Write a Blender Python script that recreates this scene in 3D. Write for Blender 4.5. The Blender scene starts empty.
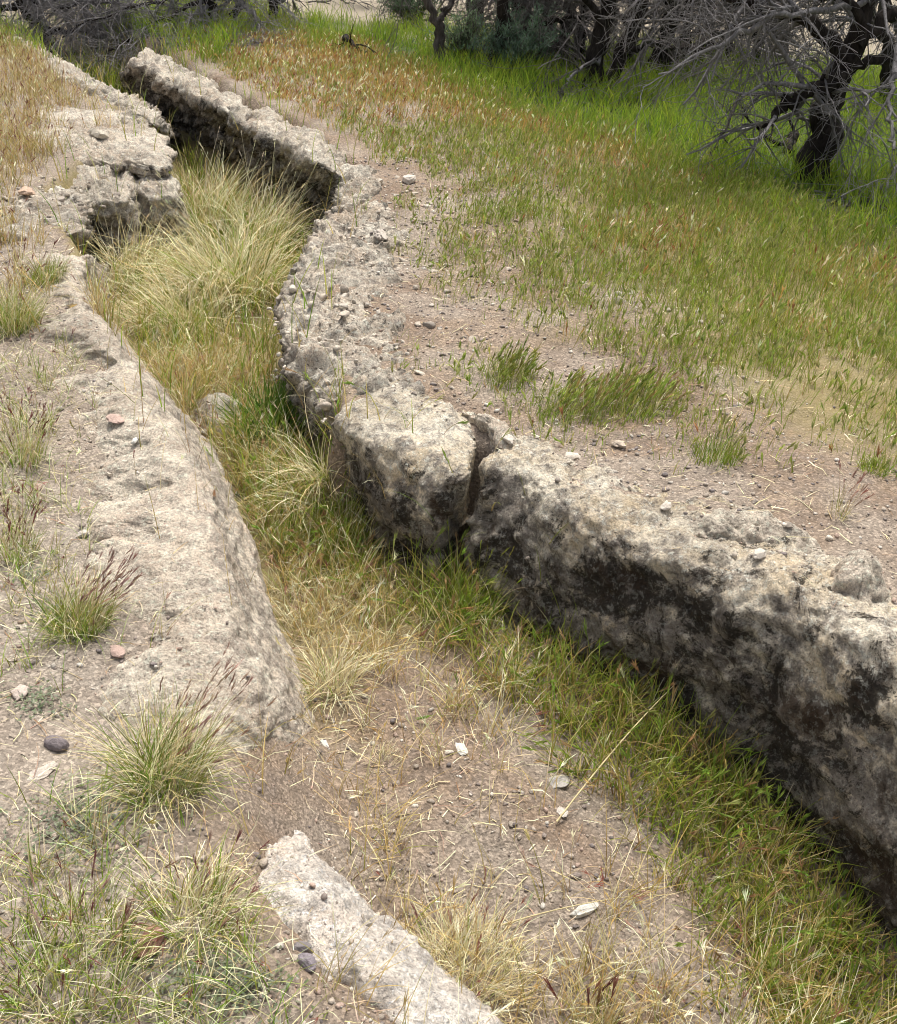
import bpy, math
import numpy as np

# ------------------------------------------------------------------ camera, sky, sun, exposure
scene = bpy.context.scene
F_PX, PITCH, CAM_H, W, H = 1098.0, math.radians(33.0), 1.6, 897, 1024
cam_data = bpy.data.cameras.new('camera')
cam = bpy.data.objects.new('camera', cam_data)
scene.collection.objects.link(cam)
cam.location = (0, 0, CAM_H)
cam.rotation_euler = (math.radians(90) - PITCH, 0, 0)
cam_data.sensor_fit = 'VERTICAL'
cam_data.angle = 2 * math.atan(H / 2 / F_PX)
cam_data.clip_start, cam_data.clip_end = 0.02, 3000
scene.camera = cam

SUN_EL, SUN_AZ = math.radians(66), math.radians(14)     # azimuth from +Y towards +X
world = bpy.data.worlds.new('World'); scene.world = world
world.use_nodes = True
wn, wl = world.node_tree.nodes, world.node_tree.links
wn.clear()
sky_t = wn.new('ShaderNodeTexSky'); sky_t.sky_type = 'NISHITA'
sky_t.sun_disc = False
sky_t.sun_elevation, sky_t.sun_rotation = SUN_EL, SUN_AZ
sky_t.air_density, sky_t.dust_density, sky_t.ozone_density = 1.0, 6.0, 0.6
hsv = wn.new('ShaderNodeHueSaturation'); hsv.inputs['Saturation'].default_value = 0.35
bg = wn.new('ShaderNodeBackground'); bg.inputs['Strength'].default_value = 0.088
wo = wn.new('ShaderNodeOutputWorld')
wl.new(sky_t.outputs[0], hsv.inputs['Color']); wl.new(hsv.outputs[0], bg.inputs['Color'])
wl.new(bg.outputs[0], wo.inputs['Surface'])

sun_d = bpy.data.lights.new('sun', 'SUN')
sun_d.energy, sun_d.angle, sun_d.color = 1.5, math.radians(10), (1.0, 0.94, 0.84)
sun = bpy.data.objects.new('sun', sun_d); scene.collection.objects.link(sun)
sun.rotation_euler = (-(math.radians(90) - SUN_EL), 0, -SUN_AZ)   # light arrives from +Y/+X
sun.location = (6, 6, 12)

scene.view_settings.view_transform = 'Standard'
scene.view_settings.look = 'None'
scene.view_settings.exposure = 1.26
scene.view_settings.gamma = 1.0
scene.view_settings.use_curve_mapping = False
scene.render.engine = 'CYCLES'
scene.cycles.filter_width = 1.05
scene.cycles.max_bounces = 4
scene.cycles.diffuse_bounces = 2
scene.cycles.transmission_bounces = 2

rng = np.random.default_rng(11)
COL = scene.collection

# ------------------------------------------------------------------ helpers: photo pixel -> place
CP, SP = math.cos(PITCH), math.sin(PITCH)
def ray(px, py):
    u, v = (px - W / 2) / F_PX, (H / 2 - py) / F_PX
    return np.array([u, CP + v * SP, -SP + v * CP])
def P(px, py, z=0.0):
    d = ray(px, py); t = (z - CAM_H) / d[2]
    return np.array([0, 0, CAM_H]) + d * t
def PY(px, py, Y):
    d = ray(px, py); return np.array([0, 0, CAM_H]) + d * (Y / d[1])

# ------------------------------------------------------------------ noise
def _perm(seed):
    r = np.random.default_rng(seed); p = np.arange(256); r.shuffle(p)
    return np.concatenate([p, p, p])
_GR = np.random.default_rng(5).normal(size=(256, 3)); _GR /= np.linalg.norm(_GR, axis=1)[:, None]
_GR = _GR.astype(np.float32)
_PM = _perm(3)
def pnoise(p, seed=0):
    p = np.asarray(p, dtype=np.float64) + seed * 17.31
    i = np.floor(p).astype(np.int64); f = (p - i).astype(np.float32); i &= 255
    w = f * f * f * (f * (f * 6 - 15) + 10)
    out = np.zeros(len(p), np.float32)
    for dx in (0, 1):
        wx = w[:, 0] if dx else 1 - w[:, 0]
        for dy in (0, 1):
            wy = w[:, 1] if dy else 1 - w[:, 1]
            for dz in (0, 1):
                wz = w[:, 2] if dz else 1 - w[:, 2]
                h = _PM[_PM[_PM[(i[:, 0] + dx) & 255] + ((i[:, 1] + dy) & 255)] + ((i[:, 2] + dz) & 255)]
                g = _GR[h]
                out += wx * wy * wz * (g[:, 0] * (f[:, 0] - dx) + g[:, 1] * (f[:, 1] - dy) + g[:, 2] * (f[:, 2] - dz))
    return out * 1.5
def fbm(p, freq, octs=4, seed=0, gain=0.5):
    out = 0; a = 1.0
    for k in range(octs):
        out = out + a * pnoise(np.asarray(p) * freq, seed + k); freq *= 2.03; a *= gain
    return out
def n2(x, y, freq, octs=3, seed=0):
    return fbm(np.stack([x, y, np.zeros_like(x)], -1), freq, octs, seed)
def sstep(a, b, x):
    t = np.clip((x - a) / (b - a), 0, 1); return t * t * (3 - 2 * t)

# ------------------------------------------------------------------ helpers: objects
def mesh_obj(name, verts, faces, mat, parent=None, col=None, attrs=None, smooth=True, uv=None):
    """verts (N,3); faces: int array (M,3|4) or list of such arrays."""
    me = bpy.data.meshes.new(name)
    if isinstance(faces, np.ndarray): faces = [faces]
    faces = [f for f in faces if len(f)]
    nv = len(verts)
    loops = np.concatenate([f.ravel() for f in faces]).astype(np.int32)
    sizes = np.concatenate([np.full(len(f), f.shape[1], np.int32) for f in faces])
    starts = np.concatenate([[0], np.cumsum(sizes)[:-1]]).astype(np.int32)
    me.vertices.add(nv); me.vertices.foreach_set('co', np.asarray(verts, np.float32).ravel())
    me.loops.add(len(loops)); me.loops.foreach_set('vertex_index', loops)
    me.polygons.add(len(sizes)); me.polygons.foreach_set('loop_start', starts)
    me.polygons.foreach_set('loop_total', sizes)
    if smooth: me.polygons.foreach_set('use_smooth', np.ones(len(sizes), bool))
    if col is not None:
        a = me.attributes.new('tint', 'FLOAT_COLOR', 'POINT')
        c = np.ones((nv, 4), np.float32); c[:, :3] = col; a.data.foreach_set('color', c.ravel())
    for k, v in (attrs or {}).items():
        a = me.attributes.new(k, 'FLOAT', 'POINT'); a.data.foreach_set('value', np.asarray(v, np.float32))
    me.update(calc_edges=True)
    me.materials.append(mat)
    o = bpy.data.objects.new(name, me); COL.objects.link(o)
    if parent is not None: o.parent = parent
    return o
def tag(o, label=None, cat=None, group=None, kind=None):
    if label: o['label'] = label
    if cat: o['category'] = cat
    if group: o['group'] = group
    if kind: o['kind'] = kind
    return o
def empty(name, loc, label, cat, group=None):
    o = bpy.data.objects.new(name, None); COL.objects.link(o)
    o.location = tuple(float(v) for v in loc); o.empty_display_size = 0.1
    return tag(o, label, cat, group)

# ------------------------------------------------------------------ materials
class NT:
    def __init__(self, name):
        self.m = bpy.data.materials.new(name); self.m.use_nodes = True
        self.n, self.l = self.m.node_tree.nodes, self.m.node_tree.links
        self.b = self.n['Principled BSDF']; self.out = self.n['Material Output']
        self.tc = self.n.new('ShaderNodeTexCoord').outputs['Object']
    def add(self, t, **kw):
        n = self.n.new(t)
        for k, v in kw.items():
            if k in n.inputs: n.inputs[k].default_value = v
            else: setattr(n, k, v)
        return n
    def noise(self, scale, detail=6, rough=0.6, dist=0.0, vec=None):
        n = self.add('ShaderNodeTexNoise', Scale=scale, Detail=detail, Roughness=rough, Distortion=dist)
        self.l.new(vec or self.tc, n.inputs['Vector']); return n.outputs['Fac']
    def voro(self, scale, feature='F1', out='Distance', rnd=1.0):
        n = self.add('ShaderNodeTexVoronoi', Scale=scale, feature=feature, Randomness=rnd)
        self.l.new(self.tc, n.inputs['Vector']); return n.outputs[out]
    def ramp(self, fac, stops):
        n = self.n.new('ShaderNodeValToRGB'); e = n.color_ramp.elements
        while len(e) < len(stops): e.new(0.5)
        for el, (p, c) in zip(e, stops):
            el.position = p; el.color = (c, c, c, 1) if np.isscalar(c) else (*c, 1)
        self.l.new(fac, n.inputs['Fac']); return n.outputs['Color']
    def mix(self, fac, a, b, mode='MIX'):
        n = self.n.new('ShaderNodeMix'); n.data_type = 'RGBA'; n.blend_type = mode
        for s, v in ((n.inputs[0], fac), (n.inputs[6], a), (n.inputs[7], b)):
            if hasattr(v, 'is_output'): self.l.new(v, s)
            elif np.isscalar(v): s.default_value = v
            else: s.default_value = (*v, 1)
        return n.outputs[2]
    def math(self, op, a, b=0.0, c=0.0):
        n = self.n.new('ShaderNodeMath'); n.operation = op
        for s, v in zip(n.inputs, (a, b, c)):
            if hasattr(v, 'is_output'): self.l.new(v, s)
            else: s.default_value = v
        return n.outputs[0]
    def attr(self, name, out='Fac'):
        return self.add('ShaderNodeAttribute', attribute_name=name).outputs[out]
    def bump(self, h, strength, dist, prev=None):
        n = self.add('ShaderNodeBump', Strength=strength, Distance=dist)
        self.l.new(h, n.inputs['Height'])
        if prev: self.l.new(prev, n.inputs['Normal'])
        return n.outputs['Normal']
    def done(self, color, rough=0.9, normal=None, spec=0.25):
        if hasattr(color, 'is_output'): self.l.new(color, self.b.inputs['Base Color'])
        else: self.b.inputs['Base Color'].default_value = (*color, 1)
        if hasattr(rough, 'is_output'): self.l.new(rough, self.b.inputs['Roughness'])
        else: self.b.inputs['Roughness'].default_value = rough
        self.b.inputs['Specular IOR Level'].default_value = spec
        if normal: self.l.new(normal, self.b.inputs['Normal'])
        return self.m

def rock_material(name, pale, tan, grey, lichen, dark, skin=0.86):
    """crusty travertine: pale tan crust, grey weathering, near-black lichen in blotches."""
    t = NT(name)
    n1 = t.noise(5, 4, 0.65, 0.6); n2_ = t.noise(20, 6, 0.72, 0.3); n3 = t.noise(130, 4, 0.8)
    n4 = t.noise(6.8, 7, 0.75, 0.8); n5 = t.noise(300, 2, 0.6)
    face = t.attr('patina')
    c = t.mix(t.ramp(n1, [(0.38, 0.0), (0.62, 1.0)]), pale, tan)
    c = t.mix(t.ramp(n2_, [(0.42, 0.0), (0.62, 0.75)]), c, grey)
    # grey skin
    g = t.math('ADD', t.math('MULTIPLY', face, 0.60), t.math('MULTIPLY', t.math('SUBTRACT', n2_, 0.5), 2.6))
    c = t.mix(t.ramp(g, [(0.12, 0.0), (0.55, 0.92)]), c, [v * skin for v in grey])
    # black lichen blotches
    l = t.math('ADD', t.math('MULTIPLY', face, 0.30), t.math('ADD', t.math('MULTIPLY', t.math('SUBTRACT', n4, 0.5), 2.4),
               t.math('MULTIPLY', t.math('SUBTRACT', n3, 0.5), 0.9)))
    c = t.mix(t.ramp(l, [(lichen, 0.0), (lichen + 0.11, 0.92)]), c, dark)
    # brown blotches
    n6 = t.noise(6.5, 7, 0.7, 0.5)
    b = t.math('ADD', t.math('MULTIPLY', face, 0.2), n6)
    c = t.mix(t.ramp(b, [(0.70, 0.0), (0.80, 0.75)]), c, (0.055, 0.035, 0.022))
    # white specks
    w = t.noise(60, 5, 0.8, 0.2)
    c = t.mix(t.math('MULTIPLY', t.ramp(w, [(0.54, 0.0), (0.60, 0.7)]), t.math('MULTIPLY_ADD', face, -0.72, 1.0)), c, [min(v * 1.2, 0.72) for v in pale])
    k = t.ramp(n3, [(0.28, 0.32), (0.48, 0.95), (0.72, 1.55)])
    c = t.mix(1.0, c, k, 'MULTIPLY')
    big = t.noise(2.6, 3, 0.6, 0.5)
    c = t.mix(1.0, c, t.ramp(big, [(0.35, 0.82), (0.65, 1.14)]), 'MULTIPLY')
    pit = t.ramp(t.voro(70), [(0.0, 0.0), (0.35, 1.0)])
    nr = t.bump(n3, 1.0, 0.012)
    nr = t.bump(n2_, 0.6, 0.02, nr)
    nr = t.bump(t.mix(0.5, pit, n5), 0.55, 0.004, nr)
    return t.done(c, 0.95, nr, 0.15)

M_right = rock_material('travertine_dark', (0.72, 0.65, 0.53), (0.60, 0.49, 0.34), (0.33, 0.29, 0.25), 0.26, (0.030, 0.025, 0.020), 0.57)
M_pale = rock_material('travertine_pale', (0.69, 0.61, 0.50), (0.55, 0.45, 0.355), (0.40, 0.345, 0.29), 0.5, (0.07, 0.062, 0.055))
M_white = rock_material('travertine_white', (0.80, 0.74, 0.66), (0.70, 0.60, 0.51), (0.54, 0.49, 0.44), 0.65, (0.1, 0.09, 0.08))
M_far = rock_material('travertine_weathered', (0.68, 0.62, 0.52), (0.54, 0.44, 0.34), (0.33, 0.29, 0.25), 0.27, (0.04, 0.035, 0.03))

def soil_material():
    t = NT('soil')
    n1 = t.noise(2.2, 6, 0.6, 0.4); n2_ = t.noise(17, 8, 0.7, 0.2); n3 = t.noise(120, 5, 0.7); v = t.voro(160, out='Color')
    sep = t.n.new('ShaderNodeSeparateColor'); t.l.new(v, sep.inputs[0])
    c = t.mix(t.ramp(n1, [(0.4, 0.0), (0.6, 1.0)]), (0.215, 0.155, 0.11), (0.29, 0.225, 0.168))
    c = t.mix(t.ramp(n2_, [(0.42, 0.0), (0.66, 0.8)]), c, (0.205, 0.168, 0.14))
    c = t.mix(t.math('MULTIPLY', t.attr('grit'), t.ramp(n2_, [(0.35, 1.0), (0.62, 0.35)])), c, (0.335, 0.295, 0.25))
    gv = t.ramp(sep.outputs[0], [(0.0, 0.55), (0.7, 1.0), (1.0, 1.6)])
    c = t.mix(0.75, c, gv, 'MULTIPLY')
    c = t.mix(t.math('MULTIPLY', t.attr('thatch'), t.ramp(n3, [(0.3, 0.55), (0.65, 1.0)])), c, (0.24, 0.20, 0.075))
    c = t.mix(t.math('MULTIPLY', t.attr('moss'), 0.92), c, (0.045, 0.075, 0.016))
    c = t.mix(t.attr('field'), c, (0.30, 0.26, 0.20))
    nr = t.bump(n2_, 0.5, 0.02); nr = t.bump(n3, 0.7, 0.006, nr); nr = t.bump(t.voro(150), 0.6, 0.004, nr)
    return t.done(c, 0.97, nr, 0.1)
M_soil = soil_material()

def leaf_material(name, trans=0.35, rough=0.6):
    t = NT(name)
    c = t.attr('tint', 'Color')
    n = t.noise(35, 3, 0.6)
    c = t.mix(1.0, c, t.ramp(n, [(0.3, 0.75), (0.7, 1.2)]), 'MULTIPLY')
    t.done(c, rough, None, 0.25)
    tr = t.n.new('ShaderNodeBsdfTranslucent'); t.l.new(c, tr.inputs['Color'])
    mx = t.n.new('ShaderNodeMixShader'); mx.inputs[0].default_value = trans
    t.l.new(t.b.outputs[0], mx.inputs[1]); t.l.new(tr.outputs[0], mx.inputs[2])
    t.l.new(mx.outputs[0], t.out.inputs['Surface'])
    return t.m
M_grass = leaf_material('grass_blade', 0.45)
M_straw = leaf_material('dry_straw', 0.2, 0.7)

def bark_material(name, a, b, scale=14):
    t = NT(name)
    mp = t.n.new('ShaderNodeMapping'); mp.inputs['Scale'].default_value = (1, 1, 0.22); t.l.new(t.tc, mp.inputs[0])
    n = t.noise(scale * 3, 7, 0.7, 0.6, mp.outputs[0]); n2_ = t.noise(scale * 0.5, 4, 0.6)
    c = t.mix(t.ramp(n, [(0.35, 0.0), (0.65, 1.0)]), a, b)
    c = t.mix(1.0, c, t.ramp(n2_, [(0.3, 0.6), (0.7, 1.3)]), 'MULTIPLY')
    return t.done(c, 0.95, t.bump(n, 1.0, 0.02), 0.15)
M_bark = bark_material('charred_bark', (0.012, 0.010, 0.009), (0.055, 0.045, 0.040))
M_bark2 = bark_material('grey_bark', (0.05, 0.042, 0.038), (0.16, 0.14, 0.13))
M_dtwig = bark_material('dark_twig', (0.09, 0.08, 0.077), (0.24, 0.22, 0.215), 30)
M_twig = bark_material('weathered_twig', (0.20, 0.19, 0.19), (0.34, 0.325, 0.33), 30)

def stone_material():
    t = NT('loose_stone')
    c = t.attr('tint', 'Color')
    n = t.noise(60, 6, 0.7); n2_ = t.noise(240, 4, 0.6)
    c = t.mix(1.0, c, t.ramp(n, [(0.3, 0.65), (0.7, 1.25)]), 'MULTIPLY')
    return t.done(c, 0.92, t.bump(n2_, 0.6, 0.003, t.bump(n, 0.5, 0.008)), 0.2)
M_stone = stone_material()

# ------------------------------------------------------------------ canal layout in the world
def line(pts):
    return np.array([P(*p) for p in pts])
LEFT = line([(620, 1250, -.15), (400, 1080, -.06), (300, 985, -.06), (232, 905, -.05), (200, 820, -.02), (180, 730, 0), (170, 650, 0),
             (170, 570, 0), (165, 500, 0), (140, 430, 0), (110, 368, 0), (98, 322, 0), (76, 280, 0), (70, 245, 0),
             (38, 205, 0), (75, 165, 0), (125, 143, 0), (118, 112, 0), (72, 82, 0), (30, 50, 0), (-30, 25, 0)])
RIGHT = line([(1900, 1600, .03), (1560, 1230, .03), (1330, 1010, .03), (1130, 845, .03), (1000, 735, .03), (905, 660, .03), (850, 620, .03), (790, 588, .02), (720, 560, .02), (640, 528, .01),
              (575, 492, 0), (520, 458, 0), (482, 452, 0), (442, 431, 0), (395, 414, 0), (345, 415, 0), (348, 388, 0),
              (335, 340, 0), (332, 290, 0), (345, 250, 0), (364, 215, 0), (368, 180, 0), (345, 150, 0), (302, 124, 0),
              (264, 105, 0), (230, 88, 0), (192, 66, 0), (162, 46, 0), (100, 30, 0), (60, 5, 0)])
def sdist(x, y, line_, side):
    """signed distance to a polyline; positive on the `side` (+1: right of the direction of travel)."""
    best = np.full(x.shape, 1e9); sg = np.ones(x.shape); bc = np.zeros(x.shape)
    for a, b in zip(line_[:-1, :2], line_[1:, :2]):
        d = b - a; L2 = d @ d
        t = np.clip(((x - a[0]) * d[0] + (y - a[1]) * d[1]) / L2, 0, 1)
        ex, ey = x - a[0] - t * d[0], y - a[1] - t * d[1]
        q = ex * ex + ey * ey
        cr = (d[1] * ex - d[0] * ey) / math.sqrt(L2)
        m = (q < best - 1e-9) | ((q < best + 1e-9) & (np.abs(cr) > bc))
        best = np.where(m, np.minimum(q, best), best); sg = np.where(m, np.where(cr >= 0, 1, -1), sg); bc = np.where(m, np.abs(cr), bc)
    return np.sqrt(best) * sg * side
FY = [0.0, 1.0, 1.4, 1.9, 2.6, 3.5, 5.0, 7.0, 9.0, 12.0]
FZ = [-.56, -.47, -.40, -.33, -.34, -.36, -.42, -.42, -.34, -.30]
FYR, FZR = [0.0, 1.0, 1.4, 1.6, 1.8, 1.95, 2.1, 2.4, 2.7, 3.0], [-.75, -.65, -.57, -.53, -.49, -.46, -.42, -.38, -.35, -.35]

CRK = P(477, 466, 0)
def bank_height(x, y, dr):
    """ground as if the canal were filled; dr = distance right of the right rim (negative elsewhere)."""
    right = -np.clip(dr - 0.6, 0, 6) * 0.085
    far = sstep(11, 40, np.hypot(x, y)) * 0.9 + np.clip(np.hypot(x, y) - 16, 0, 400) * 0.012
    left = np.clip(-x - 1.2, 0, 8) * 0.03
    return right + far + left
def ground(x, y, fine=True):
    x = np.asarray(x, float); y = np.asarray(y, float); sh = x.shape; x = x.ravel(); y = y.ravel()
    dl = sdist(x, y, LEFT, +1); dr = sdist(x, y, RIGHT, -1)
    zb = bank_height(x, y, -dr)
    fl = np.interp(y, FY, FZ)
    flr = np.where(y < 3, np.interp(y, FYR, FZR), fl)
    fl = fl + (flr - fl) * sstep(0.75, 0.28, dr)
    wl_ = np.interp(y, [1.0, 1.5, 1.75, 2.0, 2.4], [0.30, 0.34, 0.40, 0.32, 0.16])
    ins = sstep(-0.03, 1, dl / wl_) * sstep(0.0, 0.13, dr)
    dip = np.clip(np.minimum(dl, dr), 0, 0.5)
    z = zb * (1 - ins) + ins * (fl + 0.03 * (1 - sstep(0, 0.35, np.clip(dl, 0, 0.5))))
    z = z - 0.42 * np.exp(-(((x - CRK[0]) / .055) ** 2 + ((y - CRK[1]) / .14) ** 2) ** 2)
    z = z + n2(x, y, 1.3, 3, 2) * 0.035 + n2(x, y, 6, 3, 7) * 0.010
    if fine: z = z + n2(x, y, 28, 3, 9) * 0.0045
    return z.reshape(sh)
def g1(x, y): return float(ground(np.array([x]), np.array([y]))[0])
def G(px, py):
    """ground point seen at that place of the photograph."""
    d = ray(px, py); t = np.linspace(0.8, 18, 700)
    pts = np.array([0, 0, CAM_H]) + t[:, None] * d
    hz = ground(pts[:, 0], pts[:, 1])
    k = int(np.argmax(pts[:, 2] < hz))
    if pts[-1, 2] > hz[-1]: k = len(t) - 1
    p = pts[k].copy(); p[2] = hz[k]; return p

# ------------------------------------------------------------------ ground sheet
def axis(lo_far, lo, hi, hi_far, step, grow):
    c = list(np.arange(lo, hi, step)); s = step; v = c[-1]
    while v < hi_far: s *= grow; v += s; c.append(v)
    s = step; v = c[0]; pre = []
    while v > lo_far: s *= grow * 1.01; v -= s; pre.append(v)
    return np.array(pre[::-1] + c)
gx = axis(-500, -1.4, 1.4, 500, 0.014, 1.06)
gy = axis(-200, 0.85, 3.4, 900, 0.014, 1.03)
GX, GY = np.meshgrid(gx, gy)
GZ = ground(GX, GY)
xs, ys = GX.ravel(), GY.ravel()
DR = -sdist(xs, ys, RIGHT, -1); DL = -sdist(xs, ys, LEFT, +1)
# lush strip under the trees: beyond a line across the meadow
LUSH = np.array([G(*p) for p in [(150, -5), (235, 12), (300, 40), (400, 72), (480, 108), (560, 135), (640, 160), (720, 192), (800, 228), (897, 262), (1100, 330)]])
LUSH = LUSH + 0.0
def lush_d(x, y): return sdist(np.asarray(x, float), np.asarray(y, float), LUSH, -1)
LD = lush_d(xs, ys)
nz = n2(xs, ys, 1.1, 3, 31)
in_canal = (DR < 0) & (DL < 0)
moss = sstep(-0.15, 0.5, LD + nz * 0.3) * (DR > 0) * (1 - sstep(10.2, 11.6, ys + nz))
thatch = sstep(0.6, 1.6, DR + nz * 0.6) * (1 - moss) * 0.75 + in_canal * (DR < -0.14) * sstep(2.1, 2.6, ys + nz * .4) * 0.8
grit = np.maximum(sstep(0.1, 0.6, n2(xs, ys, 2.5, 3, 77) + 0.25) * 0.7, sstep(-0.05, 0.1, DL) * (0.85 + 0.3 * nz))
field = sstep(10.2, 11.6, ys + nz)
nx_, ny_ = len(gx), len(gy)
idx = np.arange(nx_ * ny_).reshape(ny_, nx_)
quads = np.stack([idx[:-1, :-1], idx[:-1, 1:], idx[1:, 1:], idx[1:, :-1]], -1).reshape(-1, 4)
o = mesh_obj('ground', np.stack([xs, ys, GZ.ravel()], -1), quads, M_soil,
             attrs={'moss': moss, 'thatch': thatch, 'grit': grit, 'field': field})
tag(o, kind='structure')

# ------------------------------------------------------------------ rocks
ROCKV = []
def catmull(pts, n):
    pts = np.asarray(pts, float); k = len(pts)
    e = np.concatenate([[2 * pts[0] - pts[1]], pts, [2 * pts[-1] - pts[-2]]])
    u = np.linspace(0, k - 1 - 1e-9, n); i = u.astype(int); t = (u - i)
    t = t.reshape((-1,) + (1,) * (pts.ndim - 1))
    a, b, c, d = e[i], e[i + 1], e[i + 2], e[i + 3]
    return 0.5 * ((2 * b) + (-a + c) * t + (2 * a - 5 * b + 4 * c - d) * t ** 2 + (-a + 3 * b - 3 * c + d) * t ** 3)
def grid_normals(V):
    du = np.gradient(V, axis=0); dv = np.gradient(V, axis=1)
    n = np.cross(du, dv); l = np.linalg.norm(n, axis=2, keepdims=True); return n / np.maximum(l, 1e-12)
def rough(p, amp, seed, crumbly):
    f = fbm(p, 3.2, 3, seed) * amp * 1.0
    r = (0.5 - np.abs(fbm(p, 8.5, 3, seed + 20))) * amp * 0.55
    m = fbm(p, 24, 3, seed + 40) * amp * (0.26 + 0.34 * crumbly)
    m = m - np.clip(fbm(p, 11, 2, seed + 90) - 0.25, 0, 1) * amp * 1.3 * crumbly
    q = fbm(p, 80, 2, seed + 60) * amp * (0.10 + 0.10 * crumbly)
    cell = pnoise(p * np.array([13, 13, 22]), seed + 80)
    lay = -np.clip(np.abs(cell) * -6 + 1, 0, 1) * amp * 0.30 * (0.4 + crumbly)
    tq = fbm(p * np.array([1, 1, 1.7]), 5.5, 3, seed + 120) * 4.2
    ter = (np.floor(tq) + sstep(.72, 1.0, tq - np.floor(tq))) * amp * 0.20 * (0.4 + crumbly)
    cob = np.abs(fbm(p, 15, 2, seed + 140)) * amp * 0.55 * (0.3 + crumbly)
    return f * 0.8 + r * 0.7 + m + q + lay + ter + cob
def ledge(name, stations, mat, label, seed, amp=0.02, crumbly=0.3, bulge=0.03, end=(0.07, 0.07), spacing=0.011, pat=(0.0, 1.0), nprof=80, back=0.16, group=None, ragged=0.05):
    """rock lining of the canal: stations of (back, rim, foot), each (px, py, z)."""
    S = []
    for b, r, f in stations:
        B, R, Fp = P(*b), P(*r), P(*f)
        B[2] = max(B[2] - 0.03, 0.5 * B[2] + 0.5 * (g1(B[0], B[1]) + 0.012))
        hv = B[:2] - R[:2]; hv = hv / max(np.linalg.norm(hv), 1e-6)
        B0 = B + np.array([hv[0] * back, hv[1] * back, -0.06]); B1 = B0 + np.array([hv[0] * .03, hv[1] * .03, -0.25])
        fo = Fp[:2] - R[:2]; fo = fo / max(np.linalg.norm(fo), 1e-6)
        U = R * 0.62 + Fp * 0.38 + np.array([fo[0] * bulge, fo[1] * bulge, 0.012])
        D = R * 0.22 + Fp * 0.78 + np.array([fo[0] * bulge * .5, fo[1] * bulge * .5, 0])
        F0 = Fp + np.array([fo[0] * .01, fo[1] * .01, -0.14])
        S.append([B1, B0, B, R, U, D, Fp, F0])
    S = np.array(S)
    length = np.linalg.norm(np.diff(S[:, 3], axis=0), axis=1).sum()
    ns = max(12, int(length / spacing))
    C = catmull(S, ns)                                   # ns x 8 x 3
    hb = C[:, 2] - C[:, 3]; hb[:, 2] = 0; hb /= np.maximum(np.linalg.norm(hb, axis=1, keepdims=True), 1e-6)
    wob = (fbm(C[:, 2], 3.5, 4, seed + 200, 0.65) * ragged)[:, None]
    for k_ in (0, 1, 2): C[:, k_] += hb * wob
    C[:, 1:3, 2] -= np.abs(wob) * 0.08
    V = catmull(np.swapaxes(C, 0, 1), nprof)             # nprof x ns x 3
    V = np.swapaxes(V, 0, 1)
    ctr = V.mean(axis=1, keepdims=True); ctr[..., 2] -= 0.05
    arc = np.concatenate([[0], np.cumsum(np.linalg.norm(np.diff(C[:, 3], axis=0), axis=1))])
    e = np.ones(ns)
    for a, r in ((arc, end[0]), (arc[-1] - arc, end[1])):
        if r > 0: e = e * np.sqrt(np.clip(1 - (1 - np.clip(a / r, 0, 1)) ** 3, 0.0004, 1))
    V = ctr + (V - ctr) * e[:, None, None]
    tan = np.gradient(C[:, 3], axis=0); tan /= np.linalg.norm(tan, axis=1, keepdims=True)
    for a, r in ((arc, end[0]), (arc[-1] - arc, end[1])):
        if 0 < r < .03:                                   # torn edges along the crack: both sides share one noise
            j_ = fbm(V.reshape(-1, 3) * np.array([.6, .6, 1]), 9, 4, 500).reshape(ns, nprof) * 0.030
            V = V + tan[:, None] * (j_ * (1 - sstep(.0, .10, a))[:, None])[..., None]
    N = grid_normals(V)
    if N[ns // 2, nprof * 3 // 8, 2] < 0: N = -N; flip = True
    else: flip = False
    p = V.reshape(-1, 3)
    d = rough(p, amp, seed, crumbly).reshape(ns, nprof)
    V = V + N * d[..., None] * np.clip(e * 1.5, 0, 1)[:, None, None]
    tt = np.linspace(0, 7, nprof)
    pn = fbm(V.reshape(-1, 3), 5, 3, seed + 5).reshape(ns, nprof)
    patina = pat[0] + (pat[1] - pat[0]) * sstep(2.75, 4.1, tt[None, :] + pn * 0.9)
    i = np.arange(ns * nprof).reshape(ns, nprof)
    q = np.stack([i[:-1, :-1], i[1:, :-1], i[1:, 1:], i[:-1, 1:]], -1).reshape(-1, 4)
    if flip: q = q[:, ::-1]
    ROCKV.append(V.reshape(-1, 3))
    o = mesh_obj(name, V.reshape(-1, 3), q, mat, attrs={'patina': patina.ravel()})
    return tag(o, label, 'rock', group)

ledge('rock_ledge', [
    ((490, 450, .03), (488, 468, .02), (453, 590, -.38)),
    ((522, 446, .04), (520, 472, .02), (520, 632, -.38)),
    ((582, 478, .03), (577, 515, .01), (590, 674, -.40)),
    ((645, 497, .03), (640, 545, .01), (648, 714, -.43)),
    ((730, 522, .04), (720, 578, .02), (716, 766, -.48)),
    ((800, 550, .05), (790, 596, .04), (790, 838, -.52)),
    ((862, 585, .05), (850, 635, .04), (848, 925, -.57)),
    ((925, 625, .05), (912, 680, .04), (920, 1005, -.60)),
    ((1020, 700, .05), (1000, 755, .04), (1020, 1110, -.64)),
    ((1170, 820, .05), (1140, 885, .04), (1150, 1250, -.66)),
    ((1370, 985, .05), (1340, 1060, .04), (1350, 1480, -.68)),
    ((1600, 1200, .05), (1560, 1290, .04), (1560, 1800, -.70))],
    M_right, 'long dark lichen-blotched rock wall of the ditch, from the black crack to the right edge', 3, 0.023, 0.45, 0.04, (0.014, 0.1), 0.007, nprof=130, pat=(0.12, 1.0))
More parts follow.
